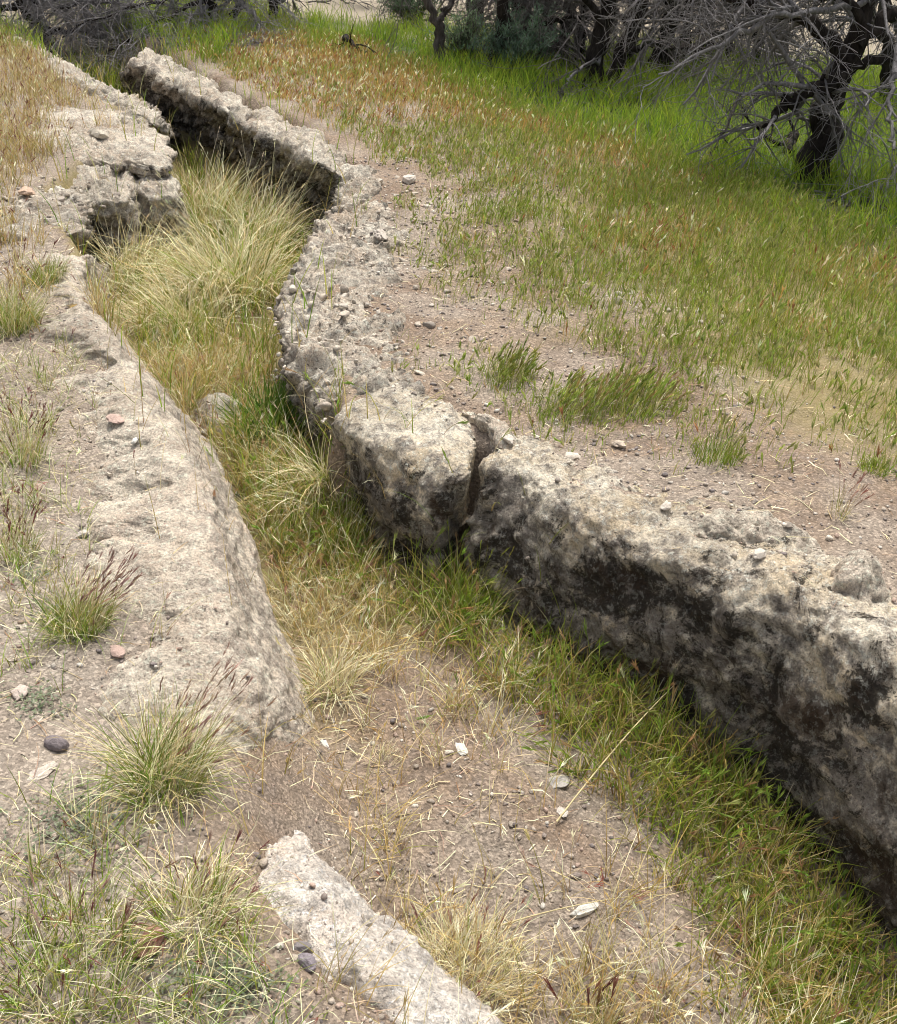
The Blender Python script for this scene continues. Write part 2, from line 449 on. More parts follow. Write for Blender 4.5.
ledge('rock_ledge', [
    ((338, 396, .03), (326, 420, -.02), (335, 480, -.34)),
    ((375, 391, .05), (352, 428, .02), (352, 520, -.35)),
    ((410, 400, .05), (388, 442, .02), (382, 556, -.35)),
    ((445, 420, .04), (430, 462, .02), (420, 576, -.35)),
    ((479, 446, .035), (472, 472, .02), (436, 588, -.36))],
    M_right, 'rounded grey boulder of the ditch wall just left of the black crack', 14, 0.022, 0.3, 0.04, (0.07, 0.014), 0.007, pat=(0.1, 0.95), nprof=110)
ledge('rock_ledge', [
    ((385, 400, .01), (330, 408, -.02), (322, 455, -.34)),
    ((375, 352, .01), (304, 374, -.02), (304, 430, -.34)),
    ((362, 310, .02), (286, 328, -.01), (290, 395, -.36)),
    ((364, 270, .02), (290, 288, -.02), (290, 345, -.37)),
    ((368, 242, .02), (308, 252, .0), (304, 302, -.38)),
    ((366, 220, .02), (326, 226, .0), (320, 268, -.38)),
    ((364, 200, .02), (342, 204, .0), (328, 244, -.39))],
    M_far, 'crumbling pale rock ledge on the right of the ditch beside the straw-coloured grass clump', 25, 0.032, 1.0, 0.02, (0.06, 0.06), 0.011, pat=(0.1, 0.7), nprof=110)
ledge('rock_ledge', [
    ((362, 226, .0), (334, 234, -.02), (322, 270, -.40)),
    ((364, 200, .02), (342, 206, -.0), (326, 240, -.40)),
    ((364, 178, .03), (344, 182, .01), (318, 216, -.40)),
    ((350, 156, .04), (322, 166, .02), (302, 208, -.42)),
    ((318, 136, .04), (288, 147, .02), (272, 190, -.42)),
    ((282, 118, .03), (254, 128, .01), (240, 168, -.42)),
    ((255, 105, .01), (228, 118, -.03), (216, 156, -.42))],
    M_far, 'curved undercut rock ledge with pale top behind the straw-coloured grass clump', 36, 0.040, 0.9, 0.04, (0.10, 0.08), 0.012, pat=(0.0, 0.8), back=0.06)
ledge('rock_ledge', [
    ((276, 116, .0), (258, 124, -.05), (240, 158, -.42)),
    ((250, 103, .02), (228, 113, .0), (212, 150, -.42)),
    ((220, 88, .03), (198, 98, .01), (188, 138, -.42)),
    ((190, 73, .05), (168, 83, .03), (162, 122, -.42)),
    ((160, 56, .06), (144, 66, .04), (140, 106, -.40)),
    ((140, 48, .03), (124, 66, -.03), (118, 94, -.38))],
    M_far, 'farthest jagged rock ledge on the right of the ditch, below the dead brush', 47, 0.040, 0.9, 0.03, (0.08, 0.14), 0.013, pat=(0.05, 0.85), back=0.06)
ledge('rock_ledge', [
    ((240, 800, -.16), (285, 786, -.24), (318, 778, -.36)),
    ((205, 745, -.04), (262, 740, -.13), (316, 745, -.33)),
    ((180, 695, .01), (246, 696, -.05), (310, 712, -.32)),
    ((158, 640, .02), (230, 640, -.01), (292, 655, -.30)),
    ((145, 590, .02), (214, 588, .02), (268, 604, -.27)),
    ((140, 530, .02), (205, 528, .03), (252, 545, -.25)),
    ((128, 470, .02), (184, 464, .04), (228, 484, -.27)),
    ((104, 420, .02), (154, 412, .04), (200, 436, -.30)),
    ((76, 370, .02), (122, 364, .04), (166, 394, -.32)),
    ((52, 330, .02), (96, 324, .04), (132, 352, -.34)),
    ((36, 290, .02), (80, 288, .04), (110, 308, -.35)),
    ((36, 255, .02), (80, 250, .04), (110, 262, -.36))],
    M_pale, 'long smooth pale rock rim along the left side of the ditch', 58, 0.015, 0.5, 0.02, (0.14, 0.1), 0.008, pat=(0.0, 0.5), nprof=110, back=0.14, ragged=0.10)
ledge('rock_ledge', [
    ((470, 1085, -.03), (498, 1065, -.06), (530, 1055, -.45)),
    ((375, 1000, -.01), (412, 985, -.03), (450, 985, -.42)),
    ((312, 938, -.02), (345, 920, -.03), (385, 918, -.38)),
    ((272, 885, -.02), (298, 868, -.04), (328, 868, -.34)),
    ((250, 840, -.06), (268, 826, -.09), (292, 834, -.33))],
    M_white, 'whitish strip of bare rock in the foreground at the bottom edge', 69, 0.018, 0.8, 0.02, (0.1, 0.16), 0.007, pat=(-0.05, 0.35), nprof=90, back=0.05, ragged=0.05)
ledge('rock_ledge', [
    ((20, 245, .01), (78, 238, .0), (100, 248, -.36)),
    ((20, 215, .03), (80, 212, .02), (98, 226, -.36)),
    ((10, 190, .05), (66, 186, .04), (92, 206, -.38))],
    M_far, 'low weathered rock between the left rim and the cracked slab', 70, 0.035, 0.8, 0.03, (0.08, 0.08), 0.013, pat=(0.0, 0.6))
ledge('rock_ledge', [
    ((150, 122, .05), (162, 128, .02), (180, 140, -.40)),
    ((115, 98, .06), (138, 104, .03), (160, 118, -.40)),
    ((70, 76, .06), (96, 84, .03), (120, 98, -.38)),
    ((30, 52, .06), (52, 60, .03), (76, 74, -.36)),
    ((-10, 30, .05), (14, 40, .02), (40, 54, -.34))],
    M_far, 'weathered rock rim on the far left running back under the dead brush', 81, 0.035, 0.7, 0.02, (0.1, 0.1), 0.018, pat=(0.0, 0.6), nprof=70)

def slab(name, outline, top, thick, mat, label, seed, amp=0.02, crumbly=0.4, n=64, rings=26, pat=0.35, cat='rock', group=None, sink=0.02, dome=0.02):
    """flat-topped stone from an outline of photo points at its top height."""
    O = np.array([P(px, py, top) for px, py in outline])
    c = O.mean(0); cl = np.concatenate([O, O[:1]])
    Oc = catmull(cl, n + 1)[:-1]
    size = np.linalg.norm(Oc - c, axis=1).mean()
    Oc = c + (Oc - c) * (1 + 0.16 * fbm(Oc, 3.0 / size, 3, seed + 2))[:, None]
    prof = []
    for k in range(rings):
        u = k / (rings - 1)
        if u < 0.5: s, z = (u / 0.5) * 0.94, 0.0
        else:
            w = (u - 0.5) / 0.5
            s, z = 0.94 + 0.08 * math.sin(min(w * 2.2, 1) * math.pi / 2) - 0.10 * w * w, -thick * w ** 1.35
        prof.append((max(s, 0.004), z - dome * min(s, 1) ** 2.5))
    V = np.array([[c + (Oc[j] - c) * np.array([s, s, 0]) + np.array([0, 0, z]) for j in range(n)] for s, z in prof])
    p = V.reshape(-1, 3)
    Vp = np.concatenate([V[:, -1:], V, V[:, :1]], 1)
    N = grid_normals(Vp)[:, 1:-1]
    if N[4, :, 2].mean() < 0: N = -N
    N[0] = (0, 0, 1)
    V = V + N * rough(p, amp, seed, crumbly).reshape(V.shape[:2])[..., None]
    V[0] = V[0].mean(0)
    i = np.arange(rings * n).reshape(rings, n); j = np.roll(i, -1, axis=1)
    q = np.stack([i[:-1], i[1:], j[1:], j[:-1]], -1).reshape(-1, 4)
    pt = np.repeat(np.array([sstep(0.5, 0.7, np.array(k / (rings - 1))) for k in range(rings)])[:, None] * pat, n, 1)
    V[..., 2] -= sink
    ROCKV.append(V.reshape(-1, 3))
    o = mesh_obj(name, V.reshape(-1, 3), q, mat, attrs={'patina': pt.ravel()})
    return tag(o, label, cat, group)
slab('rock_slab', [(55, 158), (85, 152), (120, 154), (160, 156), (167, 146), (156, 124), (128, 104), (88, 92), (40, 100), (5, 130), (0, 165)],
     0.06, 0.075, M_far, 'broad pale cracked slab overhanging the left side of the ditch', 90, 0.028, 0.6, 120, 56, 0.45, dome=0.03)
slab('boulder', [(56, 190), (96, 194), (126, 192), (130, 172), (110, 158), (60, 162)],
     -0.02, 0.40, M_far, 'brownish block of rock under the left half of the overhanging slab', 92, 0.034, 0.7, 80, 46, 0.5)
slab('boulder', [(132, 186), (156, 192), (176, 186), (174, 172), (156, 162), (136, 166)],
     -0.06, 0.38, M_far, 'grey block of rock under the right corner of the overhanging slab', 94, 0.032, 0.7, 80, 46, 0.5)
slab('rock_slab', [(690, 500), (715, 490), (760, 496), (800, 512), (828, 528), (815, 540), (770, 538), (725, 526), (692, 514)],
     0.085, 0.14, M_pale, 'pale flat slab lying behind the top of the dark rock wall', 96, 0.022, 0.9, 100, 44, 0.25, dome=0.05)
slab('boulder', [(835, 545), (850, 534), (878, 534), (894, 546), (890, 566), (868, 574), (842, 566)],
     0.12, 0.2, M_pale, 'small rounded pale boulder behind the dark wall near the right edge', 98, 0.020, 0.5, 72, 40, 0.7, dome=0.085)
slab('rock_slab', [(461, 397), (472, 390), (494, 402), (514, 420), (520, 431), (506, 436), (482, 416)],
     0.065, 0.10, M_pale, 'narrow pale stone sliver on the soil above the black crack', 99, 0.018, 0.8, 80, 34, 0.15, dome=0.04)
slab('boulder', [(185, 400), (205, 386), (240, 384), (252, 398), (240, 412), (200, 416)],
     -0.26, 0.22, M_far, 'grey rock half hidden in grass on the ditch floor', 101, 0.03, 0.8, 60, 32, 0.9, dome=0.08)
slab('boulder', [(118, 100), (132, 92), (152, 96), (156, 106), (138, 112)],
     -0.25, 0.2, M_far, 'small brown rock in the ditch below the farthest ledge', 103, 0.02, 0.5, 40, 22, 0.3)

# height of the rock tops on a 15 mm raster, so that loose things lie on them
RC, RX0, RY0, RNX, RNY = 0.015, -6.0, 0.5, 640, 640
RH = np.full((RNY, RNX), -9.0)
_v = np.concatenate(ROCKV); _i = ((_v[:, 0] - RX0) / RC).astype(int); _j = ((_v[:, 1] - RY0) / RC).astype(int)
_k = (_i >= 0) & (_i < RNX) & (_j >= 0) & (_j < RNY)
np.maximum.at(RH, (_j[_k], _i[_k]), _v[_k, 2])
_p = np.pad(RH, 1, constant_values=-9.0)
_nb = np.max([_p[a:a + RNY, b:b + RNX] for a in range(3) for b in range(3)], axis=0)
RH = np.where(RH < -5, _nb, RH)
def rockh(x, y):
    i = np.clip(((np.asarray(x) - RX0) / RC).astype(int), 0, RNX - 1); j = np.clip(((np.asarray(y) - RY0) / RC).astype(int), 0, RNY - 1)
    return RH[j, i]
def surf(x, y): return np.maximum(ground(x, y), rockh(x, y))
def on_rock(x, y, tol=0.012): return rockh(x, y) > ground(x, y) + tol
def GS(px, py):
    d = ray(px, py); t = np.linspace(0.8, 12, 1400)
    pts = np.array([0, 0, CAM_H]) + t[:, None] * d
    k = int(np.argmax(pts[:, 2] < surf(pts[:, 0], pts[:, 1]))); p = pts[k].copy()
    return p

# ------------------------------------------------------------------ loose stones and gravel
def ico(sub):
    import bmesh
    bm = bmesh.new(); bmesh.ops.create_icosphere(bm, subdivisions=sub, radius=1)
    bm.verts.ensure_lookup_table()
    v = np.array([w.co[:] for w in bm.verts]); f = np.array([[w.index for w in q.verts] for q in bm.faces]); bm.free()
    return v, f
ICO1, ICO3 = ico(1), ico(4)
def loose(name, px, py, size, tint, label, flat=0.5, seed=0, cat='stone', rot=None, angular=0.25, stretch=1.3, group=None):
    c = GS(px, py); v, f = ICO3
    d = pnoise(v * 1.3, seed) * angular * 1.4 + pnoise(v * 3.1, seed + 3) * angular * 0.6
    w = v * (1 + d)[:, None]
    for q in range(9):                                    # a few broken facets
        nn = np.random.default_rng(seed * 31 + q).normal(size=3); nn /= np.linalg.norm(nn)
        h = w @ nn; lim = 0.72; w = w - np.clip(h - lim, 0, None)[:, None] * nn * min(1, angular * 3.2)
    w = w + (pnoise(v * 9, seed + 8) * 0.03)[:, None] * v
    w = w * np.array([stretch, 1 / stretch, flat]) * size
    a = np.random.default_rng(seed).uniform(0, 6.28) if rot is None else rot
    R = np.array([[math.cos(a), -math.sin(a), 0], [math.sin(a), math.cos(a), 0], [0, 0, 1]])
    w = w @ R.T
    zmin = w[:, 2].min()
    o = mesh_obj(name, w - np.array([0, 0, zmin + size * flat * 0.35]), f, M_stone, col=np.tile(tint, (len(w), 1)))
    o.location = c
    return tag(o, label, cat, group)
WHT, GRY, TAN, PNK, DRK = (0.68, 0.66, 0.60), (0.34, 0.31, 0.29), (0.46, 0.38, 0.30), (0.45, 0.33, 0.28), (0.20, 0.18, 0.18)
stones = [
    (461, 750, .020, WHT, 'flat white stone chip lying on bare soil in the middle of the ditch floor', .25, .35),
    (584, 913, .022, WHT, 'upright white stone chip on the ditch floor near the bottom edge', .45, .4),
    (556, 783, .025, (0.5, .47, .43), 'larger grey-white flake at the edge of the green grass on the ditch floor', .35, .45),
    (560, 812, .018, (0.52, .47, .42), 'smaller grey-white flake just below the larger flake by the green grass', .35, .45),
    (324, 745, .013, WHT, 'tiny white chip at the foot of the pale left rim', .5, .4),
    (57, 747, .021, (0.21, .18, .185), 'smooth round dark grey pebble on the left bank', .75, .08),
    (42, 775, .024, (0.52, .46, .40), 'pale flat stone below the round dark pebble on the left bank', .4, .35),
    (20, 695, .022, (0.50, .42, .37), 'buff stone near the left edge above the round dark pebble', .5, .3),
    (118, 655, .020, PNK, 'pinkish stone beside the upper left tuft at the pale rim', .45, .3),
    (115, 420, .030, PNK, 'flat pinkish stone set in the upper left rim', .25, .25),
    (135, 442, .012, WHT, 'small white chip beside the flat pinkish stone on the left rim', .5, .4),
    (85, 535, .018, (0.55, .50, .45), 'pale stone above the upper left grass tuft', .5, .35),
    (38, 488, .016, PNK, 'small pink stone on the left bank beside reddish grass', .5, .3),
    (28, 195, .040, (0.50, .36, .27), 'orange-brown stone in front of the low weathered rock on the left', .5, .3),
    (100, 138, .05, (0.50, .45, .37), 'pale lump of stone on top of the overhanging slab', .55, .35),
    (408, 182, .045, (0.55, .49, .42), 'pale stone on the soil right of the curved undercut ledge', .5, .35),
    (380, 236, .040, (0.52, .46, .40), 'pale stone at the corner of the crumbling ledge', .5, .4),
    (620, 446, .020, (0.50, .42, .34), 'tan stone on bare soil behind the dark wall', .45, .35),
    (666, 508, .018, (0.56, .50, .43), 'pale stone left of the flat slab on the right bank', .5, .35),
    (507, 440, .022, (0.60, .55, .48), 'white-topped knob at the lower end of the narrow stone sliver', .7, .3),
    (760, 555, .018, (0.58, .52, .45), 'small pale stone between the flat slab and the rounded boulder', .6, .35),
    (65, 938, .026, (0.50, .40, .34), 'buff stone in the grass at the lower left', .45, .35),
    (150, 948, .030, (0.30, .17, .13), 'reddish stone behind the lower left grass tufts', .6, .3),
    (308, 965, .018, (0.25, .22, .24), 'purplish-grey pebble on the whitish foreground strip', .7, .2),
    (300, 950, .014, DRK, 'dark pebble just above the purplish-grey one', .7, .25),
]
for k, (px, py, s, tint, lab, flat, ang) in enumerate(stones):
    loose('stone', px, py, s, tint, lab, flat, k + 5, angular=ang)

def mask_pts(n, x0, x1, y0, y1, fn, power=1.0):
    """n candidate ground points kept with probability fn; denser near the viewer when power > 1."""
    x = rng.uniform(x0, x1, n); y = y0 + (y1 - y0) * rng.uniform(0, 1, n) ** power
    k = rng.uniform(0, 1, n) < fn(x, y)
    return x[k], y[k]
def dists(x, y): return -sdist(x, y, LEFT, +1), -sdist(x, y, RIGHT, -1)
def gravel_prob(x, y):
    dl, dr = dists(x, y)
    nn = n2(x, y, 3, 3, 50)
    inc = (dl < 0) & (dr < 0)
    p = np.where(dl >= 0, 0.75 * sstep(-.3, .3, nn + .1), 0) + np.where(dr >= 0, 0.6 * (1 - sstep(0.5, 1.2, dr)) + 0.25 * sstep(0, .4, nn), 0)
    p = p + np.where(inc, sstep(2.3, 1.9, y) * 0.0 + (y < 2.1) * sstep(-.25, .25, nn) * 0.9, 0)
    return p
gxp, gyp = mask_pts(48000, -1.9, 2.6, 0.85, 6.0, gravel_prob, 2.0)
_s = np.maximum(np.abs(rockh(gxp + .02, gyp) - rockh(gxp - .02, gyp)), np.abs(rockh(gxp, gyp + .02) - rockh(gxp, gyp - .02)))
_k = ~on_rock(gxp, gyp) | ((rng.uniform(0, 1, len(gxp)) < .3) & (_s < .02)); gxp, gyp = gxp[_k], gyp[_k]
ng = len(gxp)
v, f = ICO1
sz = 0.0021 * np.exp(rng.normal(0, 0.5, ng)) * (1 + 0.25 * gyp); sz = np.clip(sz, 0.0014, 0.010)
pert = rng.normal(1, 0.22, (ng, len(v), 1)); sc = rng.uniform(0.6, 1.25, (ng, 1, 3)) * np.array([1, 1, 0.62])
a = rng.uniform(0, 6.28, ng); ca, sa = np.cos(a)[:, None], np.sin(a)[:, None]
gv = v[None] * pert * sc * sz[:, None, None]
gv = np.stack([gv[..., 0] * ca - gv[..., 1] * sa, gv[..., 0] * sa + gv[..., 1] * ca, gv[..., 2]], -1)
gv += np.stack([gxp, gyp, surf(gxp, gyp) + sz * 0.2], -1)[:, None]
pal = np.array([(.40, .34, .28), (.52, .47, .41), (.30, .25, .22), (.22, .19, .18), (.44, .33, .27), (.62, .58, .52)])
gc = pal[rng.choice(6, ng, p=[.3, .17, .22, .14, .12, .05])] * rng.uniform(0.8, 1.15, (ng, 1))
gf = (f[None] + (np.arange(ng) * len(v))[:, None, None]).reshape(-1, 3)
o = mesh_obj('gravel', gv.reshape(-1, 3), gf, M_stone, col=np.repeat(gc, len(v), 0), smooth=False)
tag(o, 'loose grit and gravel scattered over the bare soil', 'gravel', kind='stuff')

RB = [(G(px, py)[:2], r, a) for px, py, r, a in [(340, 300, .3, 1), (360, 350, .3, 1), (380, 270, .25, .8), (350, 240, .25, .8), (390, 200, .2, .5), (420, 390, .15, .5), (560, 470, .15, .4),
      (640, 490, .15, .5), (760, 535, .15, .5), (60, 215, .3, .6), (110, 470, .1, .25), (30, 750, .2, .3), (420, 840, .2, .25), (330, 790, .1, .3), (640, 300, .3, .25), (340, 960, .1, .4)]]
def rubble_prob(x, y):
    p = np.zeros_like(x)
    for c, r, a in RB: p = np.maximum(p, a * np.exp(-((x - c[0]) ** 2 + (y - c[1]) ** 2) / r ** 2))
    return p
x, y = mask_pts(16000, -2.2, 1.6, 1.0, 6.0, rubble_prob); n = len(x)
sz = np.clip(0.0055 * np.exp(rng.normal(0, .55, n)) * (0.4 + 0.22 * y), .003, .024)
v, f = ico(2)
gv = np.repeat(v[None], n, 0)
for q in range(7):                                        # broken faces
    nn = rng.normal(size=(n, 3)); nn /= np.linalg.norm(nn, axis=1, keepdims=True)
    h = np.einsum('nvk,nk->nv', gv, nn); lim = rng.uniform(.25, .7, (n, 1))
    gv = gv - np.clip(h - lim, 0, None)[..., None] * nn[:, None]
gv = gv * rng.uniform(.7, 1.5, (n, 1, 3)) * np.array([1, 1, .75]) * sz[:, None, None]
gv += np.stack([x, y, surf(x, y) + sz * .05], -1)[:, None]
gc = np.array([(.54, .48, .40), (.46, .40, .33), (.38, .33, .28), (.60, .54, .46)])[rng.choice(4, n)] * rng.uniform(.8, 1.15, (n, 1))
o = mesh_obj('rubble', gv.reshape(-1, 3), (f[None] + (np.arange(n) * len(v))[:, None, None]).reshape(-1, 3), M_stone, col=np.repeat(gc, len(v), 0), smooth=False)
tag(o, 'broken pale rock crumbs along the ditch rims', 'rubble', kind='stuff')

# ------------------------------------------------------------------ grass
class Blades:
    """collects ribbons and bristles into one mesh"""
    def __init__(self): self.v, self.f4, self.c, self.n = [], [], [], 0
    def ribbons(self, base, head, th0, th1, length, width, c0, c1, seg=3, twist=None, wander=0.0):
        n = len(base)
        if n == 0: return None
        t = np.linspace(0, 1, seg + 1)
        L = (length / seg)[:, None]
        th = th0[:, None] + (th1 - th0)[:, None] * ((np.arange(seg) + 0.5) / seg)[None] ** 1.3
        if np.any(wander):                                # broken, bent-over blades
            kp = rng.integers(1, max(seg, 2), n)[:, None]; kk = (rng.uniform(0, 1, n) < .35)[:, None] * rng.uniform(.4, 1.3, n)[:, None]
            th = th + (np.arange(seg)[None] >= kp) * kk
        hd = head[:, None] + (wander * np.cumsum(rng.normal(0, 1, (n, seg)), 1) if np.any(wander) else 0)
        st = np.stack([np.sin(th) * np.cos(hd) * L, np.sin(th) * np.sin(hd) * L, np.cos(th) * L], -1)
        path = np.concatenate([np.zeros((n, 1, 3)), np.cumsum(st, 1)], 1) + base[:, None]
        tw = (rng.uniform(-0.9, 0.9, n) if twist is None else twist)
        hh = head + math.pi / 2 + tw
        sd = np.stack([np.cos(hh), np.sin(hh), rng.uniform(-.3, .3, n)], -1)
        w = width[:, None] * (1 - t[None] ** 2.2 * 0.86) * 0.5
        A = path + sd[:, None] * w[..., None]; B = path - sd[:, None] * w[..., None]
        V = np.stack([A, B], 2).reshape(n, -1, 3)
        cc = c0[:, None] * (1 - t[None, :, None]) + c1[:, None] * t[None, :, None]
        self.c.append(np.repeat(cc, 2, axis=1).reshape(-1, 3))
        k = np.arange(seg) * 2
        q = np.stack([k, k + 1, k + 3, k + 2], -1)
        self.f4.append((q[None] + (self.n + np.arange(n) * (seg + 1) * 2)[:, None, None]).reshape(-1, 4))
        self.v.append(V.reshape(-1, 3)); self.n += n * (seg + 1) * 2
        tip = path[:, -1]; d = st[:, -1] / np.maximum(np.linalg.norm(st[:, -1], axis=1, keepdims=True), 1e-9)
        return tip, d
    def heads(self, tip, d, hl, bristles, blen, bw, c, splay=0.35):
        """seed heads: bristly brushes at stalk tips"""
        n = len(tip)
        if n == 0: return
        u = rng.uniform(0, 1, (n, bristles))
        r = rng.normal(0, 1, (n, bristles, 3)); r /= np.linalg.norm(r, axis=2, keepdims=True)
        bp = tip[:, None] - d[:, None] * (u * hl[:, None])[..., None]
        dr = d[:, None] + r * splay * (1.2 - 0.5 * u[..., None]); dr /= np.linalg.norm(dr, axis=2, keepdims=True)
        sd = np.cross(dr, rng.normal(0, 1, (n, bristles, 3))); sd /= np.maximum(np.linalg.norm(sd, axis=2, keepdims=True), 1e-9)
        l = (blen[:, None] * rng.uniform(0.6, 1.2, (n, bristles)))[..., None]
        w = (bw * rng.uniform(0.7, 1.3, (n, bristles)))[..., None]
        V = np.stack([bp, bp + dr * l * 0.4 + sd * w, bp + dr * l, bp + dr * l * 0.4 - sd * w], 2).reshape(-1, 3)
        m = n * bristles
        self.f4.append(np.arange(m * 4).reshape(m, 4) + self.n); self.v.append(V); self.n += m * 4
        cc = np.repeat(c, bristles, 0) * rng.uniform(0.75, 1.2, (m, 1))
        self.c.append(np.repeat(cc, 4, 0))
    def build(self, name, mat, parent=None, origin=None):
        v = np.concatenate(self.v)
        if origin is not None: v = v - np.asarray(origin)
        return mesh_obj(name, v, np.concatenate(self.f4), mat, parent, col=np.concatenate(self.c), smooth=False)
def cvar(n, cols, probs=None, jit=0.15):
    cols = np.array(cols, float); k = rng.choice(len(cols), n, p=probs)
    return cols[k] * np.exp(rng.normal(0, jit, (n, 1))) * np.exp(rng.normal(0, 0.05, (n, 3)))
GREEN, LIME, DKGR = (.17, .285, .024), (.32, .40, .04), (.08, .17, .016)
OLIVE, GOLD, STRAW, BLOND = (.25, .25, .045), (.52, .37, .13), (.62, .53, .30), (.86, .83, .57)
RUST, BROWN, PINK = (.36, .18, .08), (.28, .17, .09), (.42, .27, .2)
WIND = 0.6           # heading in which tops lean on average

def field_grass(B, x, y, hmin, hmax, w, cols0, cols1, probs=None, lean=(0.1, 0.5), curl=(0.1, 0.7), seg=3, wind=0.3, hscale=None, zoff=-0.005):
    n = len(x)
    if n == 0: return None
    orr = on_rock(x, y); keep = rng.uniform(0, 1, n) < 0.02
    base = np.stack([x, y, np.where(orr & keep, surf(x, y), ground(x, y)) + zoff], -1)
    L = rng.uniform(hmin, hmax, n) * np.where(orr & ~keep, 0.02, 1)
    if hscale is not None: L = L * hscale
    th0 = rng.uniform(*lean, n); th1 = th0 + rng.uniform(*curl, n)
    head = np.where(rng.uniform(0, 1, n) < wind, WIND + rng.normal(0, 0.7, n), rng.uniform(0, 6.283, n))
    return B.ribbons(base, head, th0, th1, L, w * rng.uniform(0.7, 1.3, n), cvar(n, cols0, probs), cvar(n, cols1, probs), seg)
def clump_pts(n_clumps, per, x0, x1, y0, y1, fn, spread, power=1.0):
    cx, cy = mask_pts(n_clumps, x0, x1, y0, y1, fn, power)
    m = rng.poisson(per, len(cx)); i = np.repeat(np.arange(len(cx)), m)
    s = spread * (0.5 + rng.uniform(0, 1, len(cx)))[i]
    return cx[i] + rng.normal(0, 1, len(i)) * s, cy[i] + rng.normal(0, 1, len(i)) * s, i

# --- meadow on the right bank
BLOBS = [(510, 375, .16, .9), (560, 410, .15, 1), (605, 408, .18, 1), (645, 400, .16, 1), (720, 440, .13, .8), (450, 245, .18, .8), (470, 260, .15, .8),
         (525, 285, .2, .8), (560, 300, .2, .8), (700, 320, .3, .8), (780, 340, .3, .9), (850, 340, .35, .8), (760, 290, .3, .8), (870, 400, .16, .8),
         (880, 470, .06, .7), (780, 462, .05, .7), (820, 455, .06, .5), (655, 440, .06, .5), (540, 440, .05, .5), (480, 300, .1, .4), (430, 290, .08, .4), (420, 350, .07, .35), (760, 410, .12, .5), (830, 400, .1, .5), (415, 205, .2, .5), (690, 380, .2, .35), (640, 290, .3, .5)]
BW = [(G(px, py)[:2], r, a) for px, py, r, a in BLOBS]
BARE = [(800, 420, .30, .9), (850, 375, .16, .9), (790, 300, .16, .7), (430, 245, .3, .8), (660, 320, .22, .7), (570, 320, .22, .6), (430, 330, .3, .9), (480, 330, .2, .7), (700, 460, .3, .9)]
BR = [(G(px, py)[:2], r, a) for px, py, r, a in BARE]
def meadow_prob(x, y):
    dl, dr = dists(x, y)
    nn = n2(x, y, 2.4, 3, 91)
    p = sstep(0.3, 0.95, dr + nn * 0.55 - 0.15 * (y < 3) + 0.75 * sstep(5.2, 6.4, y)) * 0.95
    for c, r, a in BR: p = p * (1 - a * np.exp(-((x - c[0]) ** 2 + (y - c[1]) ** 2) / r ** 2))
    for c, r, a in BW: p = np.maximum(p, a * np.exp(-(((x - c[0]) ** 2 + (y - c[1]) ** 2) / r ** 2)) * sstep(-.5, .1, nn + .2))
    return p * (dr > 0.12) * (lush_d(x, y) < 0.25)
ORANGE = [(G(px, py)[:2], r, a) for px, py, r, a in
          [(260, 80, .8, .85), (300, 110, .7, .8), (330, 60, .8, .85), (390, 90, .7, .8), (240, 50, .8, .8), (440, 120, .4, .5), (520, 130, .4, .6), (350, 150, .5, .5), (430, 110, .5, .7),
           (600, 160, .25, .5), (680, 190, .25, .5), (880, 290, .3, .4), (650, 240, .3, .25)]]
def orange_w(x, y):
    w = np.zeros_like(x)
    for c, r, a in ORANGE: w = np.maximum(w, a * np.exp(-((x - c[0]) ** 2 + (y - c[1]) ** 2) / r ** 2))
    return np.clip(w + n2(x, y, 1.7, 3, 44) * 0.45 - 0.08, 0, 1)
B = Blades()
x, y, _ = clump_pts(64000, 7, -2.5, 5.5, 2.2, 11.5, lambda x, y: meadow_prob(x, y) * (np.abs(x) < 0.46 * y + 0.5), 0.028, 1.2)
ow = orange_w(x, y); dry = rng.uniform(0, 1, len(x)) < np.clip(ow * 1.0 + 0.04, 0, 1)
hs = (0.55 + 0.45 * sstep(0.3, 1.6, dists(x, y)[1])) * (1 + 0.35 * n2(x, y, 1.5, 2, 12))
far = 1 + 0.12 * np.clip(y - 3, 0, 8)
for m, c0, c1, pr in ((~dry, [OLIVE, GREEN, STRAW], [LIME, (.22, .33, .03), (.42, .42, .10)], [.4, .35, .25]), (dry, [GOLD, STRAW, BROWN], [(.60, .34, .09), STRAW, RUST], [.55, .2, .25])):
    r = field_grass(B, x[m], y[m], 0.035, 0.125, 0.0022 * far[m], c0, c1, pr, (0.05, 0.5), (0.1, 0.6), 3, 0.55, hs[m])
    tip, d = r
    k = rng.uniform(0, 1, len(tip)) < 0.17
    nh = k.sum(); green = not dry[m][0]
    hc = cvar(nh, [(.28, .35, .07), (.38, .38, .14)] if green else [GOLD, RUST, BLOND], None)
    B.heads(tip[k], d[k], rng.uniform(.02, .04, nh), 6, rng.uniform(.02, .035, nh), 0.0028, hc, 0.28)
tag(B.build('meadow_grass', M_grass), 'short green and golden grass covering the meadow right of the ditch', 'grass', kind='stuff')

